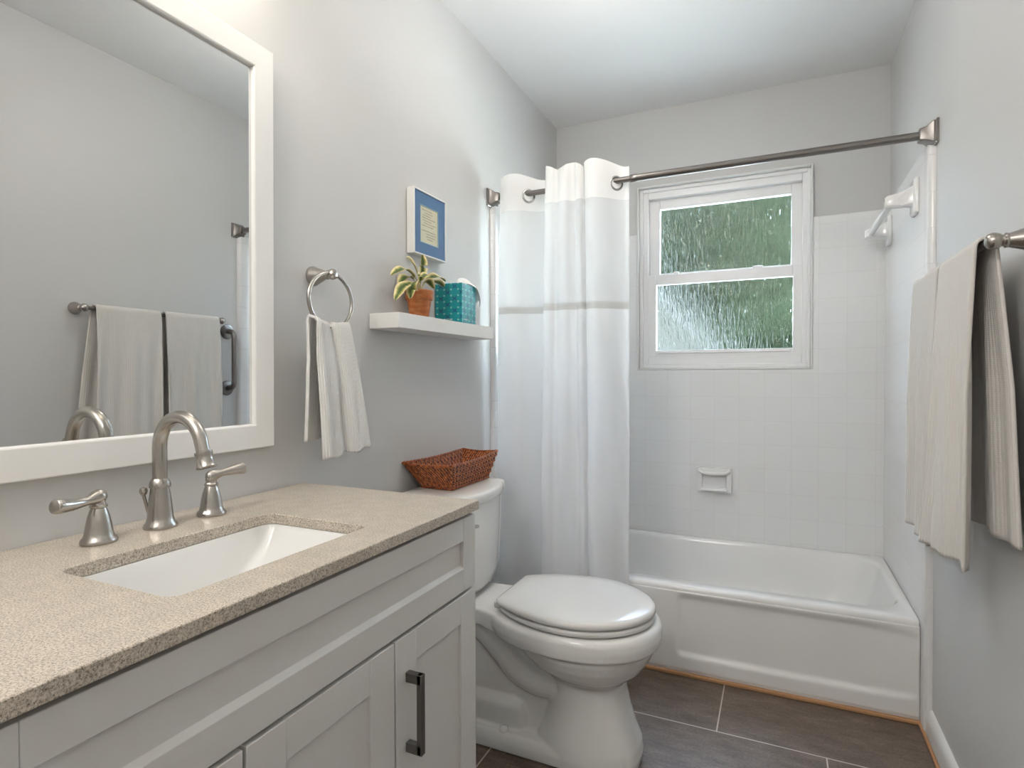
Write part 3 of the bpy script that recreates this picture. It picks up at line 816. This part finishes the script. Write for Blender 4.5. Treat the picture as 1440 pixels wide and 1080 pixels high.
# ------------------------------------------------------------------ picture
def picture():
    root = thing('picture_frame', 'small square white-framed verse with a blue mat above the shelf', 'picture', (0.0, 1.62, 1.487))
    y0, y1, z0, z1, dx = 1.524, 1.717, 1.489, 1.697, 0.030
    bm = bmesh.new(); t = 0.0045
    for a in ((0.001, dx, y0, y0 + t, z0, z1), (0.001, dx, y1 - t, y1, z0, z1), (0.001, dx, y0 + t, y1 - t, z0, z0 + t), (0.001, dx, y0 + t, y1 - t, z1 - t, z1)): box(bm, *a)
    part('frame', bm, M['shelf'], root, bevel=0.001)
    bm = bmesh.new()
    py0, py1, pz0, pz1 = y0 + .040, y1 - .044, z0 + .042, z1 - .044
    x = dx - 0.004
    for a in ((y0 + t, py0, z0 + t, z1 - t), (py1, y1 - t, z0 + t, z1 - t), (py0, py1, z0 + t, pz0), (py0, py1, pz1, z1 - t)): box(bm, x - .002, x, *a)
    mt = part('mat_board', bm, M['mat_blue'], root, smooth=False); mt['label'] = 'blue mat board'
    bm = bmesh.new(); e = .0025
    for a in ((py0, py0 + e, pz0, pz1), (py1 - e, py1, pz0, pz1), (py0 + e, py1 - e, pz0, pz0 + e), (py0 + e, py1 - e, pz1 - e, pz1)): box(bm, x - .003, x - .0005, *a)
    part('mat_edge', bm, M['mat_edge'], root, smooth=False)
    bm = B(x - .005, x - .003, py0, py1, pz0, pz1); pr = part('print', bm, M['paper'], root, smooth=False); pr['label'] = 'cream sheet with faded handwritten lines'
    bm = bmesh.new()
    rnd = random.Random(3)
    zl = pz1 - .014
    for k, (a, b) in enumerate(((.12, .68), (.25, .70), (.16, .62), (.12, .86), (.16, .66), (.22, .86), (.12, .74), (.0, .0), (.10, .84), (.34, .88), (.36, .84), (.40, .70))):
        if b > a:
            ya, yb = lerp(py0, py1, a), lerp(py0, py1, b)
            n = int((yb - ya) / .0011)
            pts = []
            for i in range(n + 1):
                pts.append((x - .0028, lerp(ya, yb, i / n), zl + .0016 * math.sin(i * 1.9 + rnd.random()) + .0006 * rnd.random()))
            sweep(bm, pts, .00035, 4)
        zl -= (pz1 - pz0 - .022) / 12
    part('script', bm, M['ink'], pr, smooth=False)
picture()

# ------------------------------------------------------------------ shelf, plant, tissues
SHZ = 1.279
def shelf():
    bm = B(0.001, 0.1045, 1.337, 1.930, 1.2353, SHZ)
    o = obj('floating_shelf', bm, M['shelf'], bevel=0.0012)
    tag(o, 'white floating shelf holding the potted plant and tissue box', 'shelf')
shelf()
def plant():
    px, py = 0.050, 1.519
    root = thing('potted_plant', 'variegated leafy plant in a small terracotta pot on the white shelf', 'plant', (px, py, SHZ))
    z = SHZ + 0.0004
    bm = bmesh.new()
    lathe(bm, [(0, 0), (.028, 0), (.0295, .002), (.0375, .056), (.0415, .0565), (.0425, .058), (.0445, .084), (.0435, .0855), (.040, .085), (.0385, .074), (0, .0735)], (px, py, z), n=44)
    pot = part('pot', bm, M['terracotta'], root, angle=35)
    pot['label'] = 'terracotta pot'
    bm = bmesh.new(); lathe(bm, [(0, .0), (.0385, 0.0), (.030, .004), (0, .006)], (px, py, z + .0735), n=24); part('soil', bm, M['soil'], root)
    zt = z + .078
    def leaf(base, mid, tip, width, tw=0.0, cup=0.25):
        """blade from base to tip through mid; starts with a narrow stalk"""
        pts = catmull([(px + (base[0] - px) * .25, py + (base[1] - py) * .25, zt - .004), base, mid, Vector(mid).lerp(Vector(tip), .55) + Vector((0, 0, .004)), tip], 6)
        n = len(pts) - 1
        bm = bmesh.new()
        def F(a, b):
            i = round(b * n); p = pts[i]
            t = (pts[min(i + 1, n)] - pts[max(i - 1, 0)]).normalized()
            sd = t.cross(Vector((0, 0, 1)));
            if sd.length < .15: sd = t.cross(Vector((1, 0, 0)))
            sd.normalize(); up = sd.cross(t)
            sd = sd * math.cos(tw) + up * math.sin(tw); up = sd.cross(t)
            q = max((b - .30) / .70, 0)
            w = .0016 + width * (math.sin(PI * q ** .75) ** .8 if 0 < q < 1 else 0) * (1 if q > 0 else 0)
            c = (a - .5) * 2
            return p + sd * c * w + up * (c * c) * w * cup
        grid(bm, F, 6, n, lambda a, b: (abs(a - .5) * 2 * .72 + (.28 if b < .25 else 0.0), b))
        part('leaf', bm, M['leaf'], root, angle=180, solid=0.0007)
    # long stalks arch out of the pot; the blades droop at the tips
    for base, mid, tip, w, tw, cup in (
        ((.058, 1.494, 1.396), (.060, 1.432, 1.417), (.060, 1.362, 1.389), .0125, .35, .3),
        ((.072, 1.462, 1.380), (.085, 1.388, 1.360), (.085, 1.346, 1.314), .0115, .5, .3),
        ((.086, 1.462, 1.384), (.098, 1.412, 1.366), (.100, 1.400, 1.324), .0165, -.3, .12),
        ((.040, 1.508, 1.396), (.035, 1.478, 1.405), (.032, 1.440, 1.374), .0155, .2, .3),
        ((.046, 1.520, 1.404), (.045, 1.502, 1.438), (.045, 1.460, 1.458), .0135, .9, .3),
        ((.050, 1.528, 1.404), (.050, 1.540, 1.442), (.050, 1.538, 1.482), .0130, -1.2, .3),
        ((.052, 1.546, 1.400), (.050, 1.612, 1.424), (.050, 1.674, 1.417), .0140, -.5, .3),
        ((.064, 1.532, 1.388), (.075, 1.572, 1.399), (.076, 1.624, 1.391), .0120, .2, .3),
        ((.070, 1.510, 1.380), (.080, 1.520, 1.394), (.086, 1.548, 1.374), .0100, .3, .3),
        ((.040, 1.546, 1.402), (.030, 1.578, 1.423), (.028, 1.614, 1.420), .0110, -.2, .3),
        ((.056, 1.518, 1.392), (.060, 1.526, 1.410), (.064, 1.548, 1.416), .0080, -.8, .3),
        ((.060, 1.506, 1.388), (.070, 1.500, 1.404), (.074, 1.480, 1.404), .0075, .8, .3)):
        leaf(base, mid, tip, w * 1.3, tw, cup)
plant()
def tissues():
    root = thing('tissue_box', 'teal patterned cube tissue box beside the potted plant on the shelf', 'tissue box', (0.0505, 1.744, SHZ))
    root.rotation_euler = (0, 0, math.radians(4))
    h, a, b = 0.134, 0.0505, 0.056
    bm = bmesh.new()
    vs = box(bm, -a, a, -b, b, 0.0004, h)
    uv = bm.loops.layers.uv.verify()
    for f in bm.faces:
        nrm = f.normal if f.normal.length else Vector((0, 0, 1)); f.normal_update(); nrm = f.normal
        for lp in f.loops:
            c = lp.vert.co
            lp[uv].uv = (c.y + .011, c.z) if abs(nrm.x) > .5 else ((c.x + .003, c.z) if abs(nrm.y) > .5 else (c.x, c.y))
    obj('carton', bm, M['tissue_box'], root, bevel=0.0008)
    bm = bmesh.new()   # the pulled-up tissue flops over the far corner
    def F(u, v):
        s = (u - .5) * 2
        path = catmull([(0, 0.0, h - .004), (.006, .008, h + .016), (.018, .030, h + .020), (.030, .060, h + .008), (.040, .082, h - .018), (.044, .090, h - .045)], 4)
        p = path[round(v * 20)]
        w = lerp(.030, .046, min(v * 1.6, 1)) * (1 - .75 * max(v - .55, 0) / .45)
        return Vector((p.x - s * w * .75, p.y + s * w * .25, p.z + .005 * math.sin(s * 5 + v * 4) + .004 * math.cos(s * 9) - abs(s) ** 2 * .014))
    grid(bm, F, 22, 20)
    ts = obj('tissue', bm, M['tissue'], root, angle=180, solid=0.0005); ts['label'] = 'white tissue sticking out'
    bm = bmesh.new()   # small white print low on two faces
    rnd = random.Random(5)
    def word(p0, d, L):
        n = int(L / .0016); pts = []
        for i in range(n + 1):
            q = Vector(p0) + Vector(d) * (L * i / n); pts.append((q.x, q.y, q.z + .0022 * math.sin(i * 2.1) + .0008 * rnd.random()))
        sweep(bm, pts, .0006, 4)
    word((-.018, -b - .0003, .012), (1, 0, 0), .034)
    obj('lettering', bm, M['ink_white'], root, smooth=False)
    bm = bmesh.new(); word((a + .0003, -.040, .012), (0, 1, 0), .030)
    obj('lettering', bm, M['ink_white'], root, smooth=False)
tissues()

# ------------------------------------------------------------------ toilet
TYC = 1.610
def egg(xb, xf, w, z, n=56, xm=0.54, e=1.0, sq=2.0):
    """plan outline of the bowl: widest at xm between xb and xf"""
    xc = lerp(xb, xf, xm); out = []
    for k in range(n):
        a = 2 * PI * k / n
        c, s = math.cos(a), math.sin(a)
        p = 2.0 / sq
        cc = math.copysign(abs(c) ** p, c); ss = math.copysign(abs(s) ** p, s)
        x = xc + cc * ((xf - xc) if c > 0 else (xc - xb))
        out.append((x, TYC + ss * w, z))
    return out
def toilet():
    root = thing('toilet', 'white two-piece toilet with its lid down between the vanity and the bathtub', 'toilet', (0.40, TYC, 0))
    bm = bmesh.new()
    secs = [(0.002, .415, .722, .112, 2.8), (.03, .415, .726, .113, 2.8), (.06, .425, .722, .110, 2.8), (.10, .440, .706, .103, 2.7), (.15, .455, .691, .097, 2.6), (.20, .460, .680, .095, 2.5), (.232, .455, .678, .096, 2.4),
            (.246, .448, .690, .108, 2.3), (.260, .430, .708, .128, 2.2), (.28, .400, .730, .150, 2.2), (.305, .370, .748, .167, 2.1), (.33, .350, .760, .178, 2.1), (.345, .342, .765, .182, 2.1), (.3475, .285, .772, .188, 2.15), (.352, .272, .777, .193, 2.2), (.375, .262, .780, .196, 2.2), (.393, .262, .778, .195, 2.2), (.402, .264, .774, .191, 2.2), (.408, .270, .766, .183, 2.2)]
    loft(bm, [egg(xb, xf, w, z, sq=sq) for z, xb, xf, w, sq in secs])
    # deck under the tank
    R = []
    for x, w, zb in ((.035, .100, .362), (.045, .108, .358), (.20, .108, .358), (.27, .110, .356), (.30, .120, .352), (.34, .132, .350), (.42, .140, .350)):
        R.append([(x, TYC + y, z) for y, z in rrect(0, (zb + .4095) / 2, w, (.4095 - zb) / 2, .010, 4)])
    loft(bm, R)
    # web, trapway and base plate
    R = []
    for x, w, z1 in ((.09, .045, .36), (.15, .052, .36), (.46, .055, .36)):
        R.append([(x, TYC + y, z) for y, z in rrect(0, (z1 + .01) / 2, w, (z1 - .01) / 2, .012, 4)])
    loft(bm, R)
    sweep(bm, catmull([(.19, TYC, .345), (.255, TYC, .325), (.315, TYC, .275), (.370, TYC, .222), (.43, TYC, .200), (.50, TYC, .205)], 6), [.060] * 31, 24, sx=1.38, up=(0, 0, 1))
    R = []
    for x, hy, z1 in ((.085, .06, .13), (.10, .074, .142), (.36, .078, .142), (.385, .072, .135), (.398, .058, .12)):
        R.append([(x, TYC + y, z) for y, z in rrect(0, z1 / 2, hy, z1 / 2, .03, 6)])
    loft(bm, R)
    R = []
    for z, hx, hy, r in ((.002, .175, .116, .03), (.030, .175, .115, .03), (.044, .172, .110, .03), (.052, .165, .102, .03)):
        R.append([(x, y, z) for x, y in rrect(.345, TYC, hx + .08, hy - .004, r + .05 * (hy > 0), 6)])
    loft(bm, R)
    o = part('bowl', bm, M['porcelain'], root, angle=180)
    rm = o.modifiers.new('merge', 'REMESH'); rm.mode = 'VOXEL'; rm.voxel_size = 0.0036; rm.use_smooth_shade = True
    sm = o.modifiers.new('smooth', 'SMOOTH'); sm.factor = 0.5; sm.iterations = 3
    for y in (TYC - .088, TYC + .088):
        bm = bmesh.new(); lathe(bm, [(0, 0), (.0135, 0), (.014, .004), (.0125, .010), (.008, .0145), (0, .016)], (.338, y, .049), n=24); part('bolt_cap', bm, M['porcelain'], root)
    # seat and lid
    def seat_ring(inset, z, xb=.322):
        out = []
        xf, w = .762 - inset, .187 - inset
        n = 60
        xb2 = xb + inset
        bw = .112 - inset
        xm = .545
        pts = []
        N = 30
        for k in range(N + 1):       # front half ellipse-ish from the near widest point round to the far one
            a = -PI / 2 + PI * k / N
            pts.append((xm + (xf - xm) * math.cos(a) ** 1.0, w * math.sin(a)))
        for k in range(1, 12):       # taper back to the hinge
            t = k / 12
            pts.append((lerp(xm, xb2, t), lerp(w, bw, t ** 2.0)))
        r = []
        pts.append((xb2 + .004, bw * 1.0 - .001)); pts.append((xb2, bw - .008)); pts.append((xb2, -bw + .008)); pts.append((xb2 + .004, -bw + .001))
        for k in range(11, 0, -1):
            t = k / 12
            pts.append((lerp(xm, xb2, t), -lerp(w, bw, t ** 2.0)))
        return [(x, TYC + y, z) for x, y in pts]
    bm = bmesh.new(); loft(bm, [seat_ring(.012, .4085, .335), seat_ring(.012, .4110, .335), seat_ring(.004, .4120, .332), seat_ring(.001, .4150, .332), seat_ring(.001, .4230, .332), seat_ring(.004, .4265, .332), seat_ring(.012, .4275, .335)])
    part('seat', bm, M['plastic_lid'], root, angle=60)
    bm = bmesh.new(); loft(bm, [seat_ring(.013, .4280), seat_ring(.013, .4310), seat_ring(.003, .4318), seat_ring(0, .435), seat_ring(.0, .442), seat_ring(.003, .4475), seat_ring(.012, .4515), seat_ring(.05, .4540), seat_ring(.10, .4550)])
    part('lid', bm, M['plastic_lid'], root, angle=60)
    for y in (TYC - .07, TYC + .07):
        bm = B(.305, .345, y - .018, y + .018, .409, .430); part('hinge', bm, M['plastic_lid'], root, bevel=0.005, bevel_seg=3)
    # tank
    def tank_ring(hw, xf, xe, z, r=.035, xb=.022):
        pts = []
        for k in range(25):          # bowed front from the near side to the far side
            t = -1 + 2 * k / 24
            pts.append([xe + (xf - xe) * (1 - t * t), t * hw])
        # round the two front corners
        out = [(xb, -hw + .006), ]
        for k in range(9):
            a = PI + PI / 2 - k / 8 * PI / 2      # unused ordering helper
        near = [(xe - r + r * math.sin(q), -hw + r - r * math.cos(q)) for q in [PI / 2 * k / 8 for k in range(9)]]
        mid = [(xe + (xf - xe) * (1 - (t ** 2)), t * (hw - r)) for t in [-1 + 2 * k / 16 for k in range(1, 16)]]
        far = [(x, -y) for x, y in reversed(near)]
        out = [(xb, -hw)] + near + mid + far + [(xb, hw)]
        return [(x, TYC + y, z) for x, y in out]
    bm = bmesh.new()
    loft(bm, [tank_ring(.150, .200, .170, .416, .05), tank_ring(.172, .222, .190, .424, .05), tank_ring(.186, .234, .198, .442, .045), tank_ring(.193, .238, .202, .47, .04), tank_ring(.203, .240, .203, .60, .038), tank_ring(.206, .242, .204, .704, .036)])
    part('tank', bm, M['porcelain'], root, angle=50)
    bm = bmesh.new()
    loft(bm, [tank_ring(.207, .243, .205, .7045, .036), tank_ring(.214, .250, .212, .708, .04), tank_ring(.216, .252, .214, .714, .04), tank_ring(.216, .252, .214, .731, .04), tank_ring(.213, .249, .211, .737, .04), tank_ring(.206, .242, .204, .7395, .038), tank_ring(.17, .20, .17, .7405, .03)])
    part('tank_lid', bm, M['porcelain'], root, angle=50)
    bm = bmesh.new(); sweep(bm, [(.222, TYC - .150, .655), (.250, TYC - .150, .655)], .008, 14); sweep(bm, [(.250, TYC - .160, .656), (.252, TYC - .12, .652), (.252, TYC - .085, .646)], [.008, .0065, .005], 14)
    part('flush_lever', bm, M['nickel'], root)
toilet()

# ------------------------------------------------------------------ basket on the tank
def basket():
    zb, zt = 0.7412, 0.826
    root = thing('wicker_basket', 'reddish-brown woven wicker basket on top of the toilet tank', 'basket', (0.095, 1.66, zb))
    bx0, bx1, by0, by1 = 0.040, 0.150, 1.545, 1.790
    def corner(t, i):
        c = [((bx0, by0), (.006, 1.490)), ((bx1, by0), (.184, 1.488)), ((bx1 + .002, by1), (.148, 1.868)), ((bx0, by1), (.006, 1.866))][i % 4]
        return Vector((lerp(c[0][0], c[1][0], t), lerp(c[0][1], c[1][1], t), 0))
    rows = 9
    bm = bmesh.new()
    for s in range(4):
        n = 15 if s % 2 == 0 else 30
        nu, nv = n * 3, rows * 3
        nr = [Vector((0, -1, .5)), Vector((1, 0, .4)), Vector((0, 1, .5)), Vector((-1, 0, .4))][s].normalized()
        def F(a, b, s=s, n=n, nr=nr):
            p = corner(b, s).lerp(corner(b, s + 1), a)
            sag = 0.005 * math.sin(PI * a) * b
            p.z = lerp(zb + .008, zt, b) - sag
            row = min(int(b * rows), rows - 1); fr = b * rows - row
            body = math.sin(PI * min(max(fr, 0), 1)) ** .6
            alt = 1 if row % 2 else -1
            d = .0036 * body * math.cos(a * PI * n) * alt + .0026 * body
            return p + nr * d
        V = grid(bm, F, nu, nv, lambda a, b, n=n: (a * n, b * rows))
    bmesh.ops.remove_doubles(bm, verts=bm.verts, dist=0.0012)
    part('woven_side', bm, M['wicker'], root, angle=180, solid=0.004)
    def braid(name, t, z, r, sagk, tw):
        bm = bmesh.new()
        pts = []
        for s in range(4):
            m_ = 26 if s % 2 == 0 else 50
            for k in range(m_):
                a = k / m_; p = corner(t, s).lerp(corner(t, s + 1), a); p.z = z - sagk * math.sin(PI * a); pts.append(p)
        N = len(pts)
        for ph in (0, PI * 2 / 3, PI * 4 / 3):
            q = []
            for i, p in enumerate(pts):
                tg = (pts[(i + 1) % N] - pts[i - 1]).normalized(); sd = tg.cross(Vector((0, 0, 1))).normalized(); a = i * tw + ph
                q.append(p + (sd * math.cos(a) + Vector((0, 0, 1)) * math.sin(a)) * r * .55)
            sweep(bm, q, r * .62, 6, True)
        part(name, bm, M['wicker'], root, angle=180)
    braid('rim', 1.0, zt + .001, .0045, .005, 2 * PI / 8)
    braid('base_rim', 0.0, zb + .0048, .0042, 0, 2 * PI / 8)
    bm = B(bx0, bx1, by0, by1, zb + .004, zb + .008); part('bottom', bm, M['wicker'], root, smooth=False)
basket()

# ------------------------------------------------------------------ right-hand towel bar, towels, grab bar
BX, BZ = 1.432, 1.347
def towel_bar():
    root = thing('towel_bar', 'brushed nickel towel bar holding two bath towels on the right wall', 'towel bar', (W, 1.67, BZ))
    bm = bmesh.new(); sweep(bm, [(BX, 1.355, BZ), (BX, 1.972, BZ)], .0075, 20); part('bar', bm, M['gunmetal'], root)
    for y in (1.355, 1.972):
        bm = bmesh.new()
        lathe(bm, [(0, .0005), (.0245, .0005), (.025, .004), (.0235, .010), (.0195, .022), (.015, .036), (.0125, .044), (.0135, .0445), (.0138, .048), (.011, .050), (.0105, .053), (.0138, .057), (.0158, .064), (.0158, .068), (.0135, .074), (.008, .078), (0, .0793)], (W, y, BZ), (-1, 0, 0), 32)
        part('post', bm, M['nickel'], root, angle=35)
towel_bar()
def bath_towel(y0, y1, label, zf, zbk, seed, flare, cornerdrop, flare_far=0.0, spread=.045):
    rnd = random.Random(seed); ph = [rnd.random() * 6.3 for _ in range(6)]
    zt = BZ + .0125
    L1, L2 = zt - zf, zt - zbk
    tot = L1 + L2; R = .0160
    arc = R * PI / 2
    bm = bmesh.new()
    def F(a, b):
        s = b * tot - L2
        front = s > 0
        d = abs(s)
        y = lerp(y0, y1, a)
        if d < arc:
            th = d / R; x = BX - math.copysign(R * math.sin(th), s); z = BZ - .001 + R * math.cos(th)
            t = 0
        else:
            dd = d - arc; t = dd / (L1 if front else L2)
            x = BX - math.copysign(R, s); z = BZ - dd
        k = min(t * 2.2, 1)
        if front:
            x -= (flare + flare_far * a) * t + k * (.007 * math.sin(a * 11 + ph[0]) + .004 * math.sin(a * 25 + ph[1] + t * 1.5)) + .010 * math.exp(-(a / .10) ** 2) * t
            z -= cornerdrop * (1 - a) * t
            y += .018 * t * math.sin(ph[2]) * 0 + .004 * math.sin(t * 5 + ph[3]) - (.0) * t
        else:
            x += k * (.009 + .006 * math.sin(a * 14 + ph[4]) + .004 * math.sin(a * 31 + ph[5])) + .012 * t
            x = min(x, W - .006)
            y += (a - .5) * .012 * t - spread * t * (1 - a) ** 2
        return Vector((x, y, z))
    NU, NV = 60, 120
    grid(bm, F, NU, NV, lambda a, b: (a * (y1 - y0) * 1.25, b * tot))
    o = obj('bath_towel', bm, M['bath_towel'], angle=180, solid=0.006)
    tag(o, label, 'towel', 'bath towels on the right wall bar')
bath_towel(1.386, 1.650, 'off-white ribbed bath towel nearest the camera on the right wall bar', 0.688, 0.765, 4, -.004, -.012, .040)
bath_towel(1.678, 1.945, 'off-white ribbed bath towel at the far, tub end of the right wall bar', 0.672, 0.80, 9, .010, .0, .0, .004)
def grab_bar():
    root = thing('grab_bar', 'short vertical steel grab bar on the right wall next to the tub tile', 'grab bar', (W, 2.03, 1.16))
    y, z0, z1 = 2.052, 1.015, 1.300
    bm = bmesh.new()
    xw = W
    sweep(bm, catmull([(xw - .004, y, z1), (xw - .030, y, z1), (xw - .046, y, z1 - .008), (xw - .054, y, z1 - .03), (xw - .055, y, z1 - .08), (xw - .055, y, z0 + .08), (xw - .054, y, z0 + .03), (xw - .046, y, z0 + .008), (xw - .030, y, z0), (xw - .004, y, z0)], 8), .0125, 20)
    part('bar', bm, M['gunmetal'], root)
    for z in (z0, z1):
        bm = bmesh.new(); lathe(bm, [(0, .0005), (.038, .0005), (.038, .004), (.035, .008), (.018, .011), (0, .011)], (xw, y, z), (-1, 0, 0), 32); part('flange', bm, M['gunmetal'], root)
grab_bar()

# ------------------------------------------------------------------ outside the window
def outside():
    o = struct('outdoor_ground', B(-9, 9, D + T + 0.02, 16, -0.9, -0.6), M['bounce_ground'], smooth=False)
    rnd = random.Random(11)
    def bush(cx, cy, cz, rx, ry, rz, n, size, name, label):
        bm = bmesh.new()
        bmesh.ops.create_icosphere(bm, subdivisions=4, radius=1.0)
        for v in bm.verts:
            k = 0.82 + 0.16 * math.sin(v.co.x * 7 + cx) * math.sin(v.co.y * 6) + 0.1 * math.sin(v.co.z * 9 + cy)
            v.co = Vector((cx + v.co.x * rx * k * .9, cy + v.co.y * ry * k * .9, cz + v.co.z * rz * k * .9))
        for _ in range(n):
            d = Vector((rnd.gauss(0, 1), rnd.gauss(0, 1) , rnd.gauss(0, 1))).normalized() * (0.75 + .35 * rnd.random())
            p = Vector((cx + d.x * rx, cy + d.y * ry, cz + d.z * rz))
            a = Vector((rnd.gauss(0, 1), rnd.gauss(0, 1), rnd.gauss(0, 1))).normalized() * size; b_ = a.orthogonal().normalized() * size * .55
            vs = [bm.verts.new(p + a), bm.verts.new(p + b_), bm.verts.new(p - a), bm.verts.new(p - b_)]
            bm.faces.new(vs)
        q = obj(name, bm, M['foliage'], smooth=False)
        tag(q, label, 'shrub'); return q
    bush(-2.1, 9.6, 2.6, 1.75, 1.3, 4.2, 5000, .14, 'tree', 'green leafy tree blurred behind the left part of the window glass')
    bush(0.1, 13.2, 3.2, 2.9, 1.6, 6.0, 6000, .2, 'tree', 'large green tree behind the two nearer trees outside the window')
    bush(1.95, 9.6, 2.6, 1.75, 1.3, 4.4, 6000, .14, 'tree', 'green leafy tree blurred behind the right part of the window glass')
    r = thing('shed', 'grey shed with a sloping roof blurred behind the lower left window pane', 'shed', (-1.0, 5.9, -0.6))
    bm = bmesh.new()
    loft(bm, [[(-2.55, y, -0.6), (0.55, y, -0.6), (0.55, y, 1.25), (-1.0, y, 2.88), (-2.55, y, 1.25)] for y in (5.4, 6.8)])
    part('wall', bm, M['siding'], r, smooth=False)
    bm = bmesh.new()
    loft(bm, [[(-1.0, y, 2.89), (0.75, y, 1.05), (0.75, y, 1.13), (-1.0, y, 2.99), (-2.75, y, 1.13), (-2.75, y, 1.05)] for y in (5.25, 6.95)])
    part('roof', bm, M['roof_felt'], r, smooth=False)
outside()
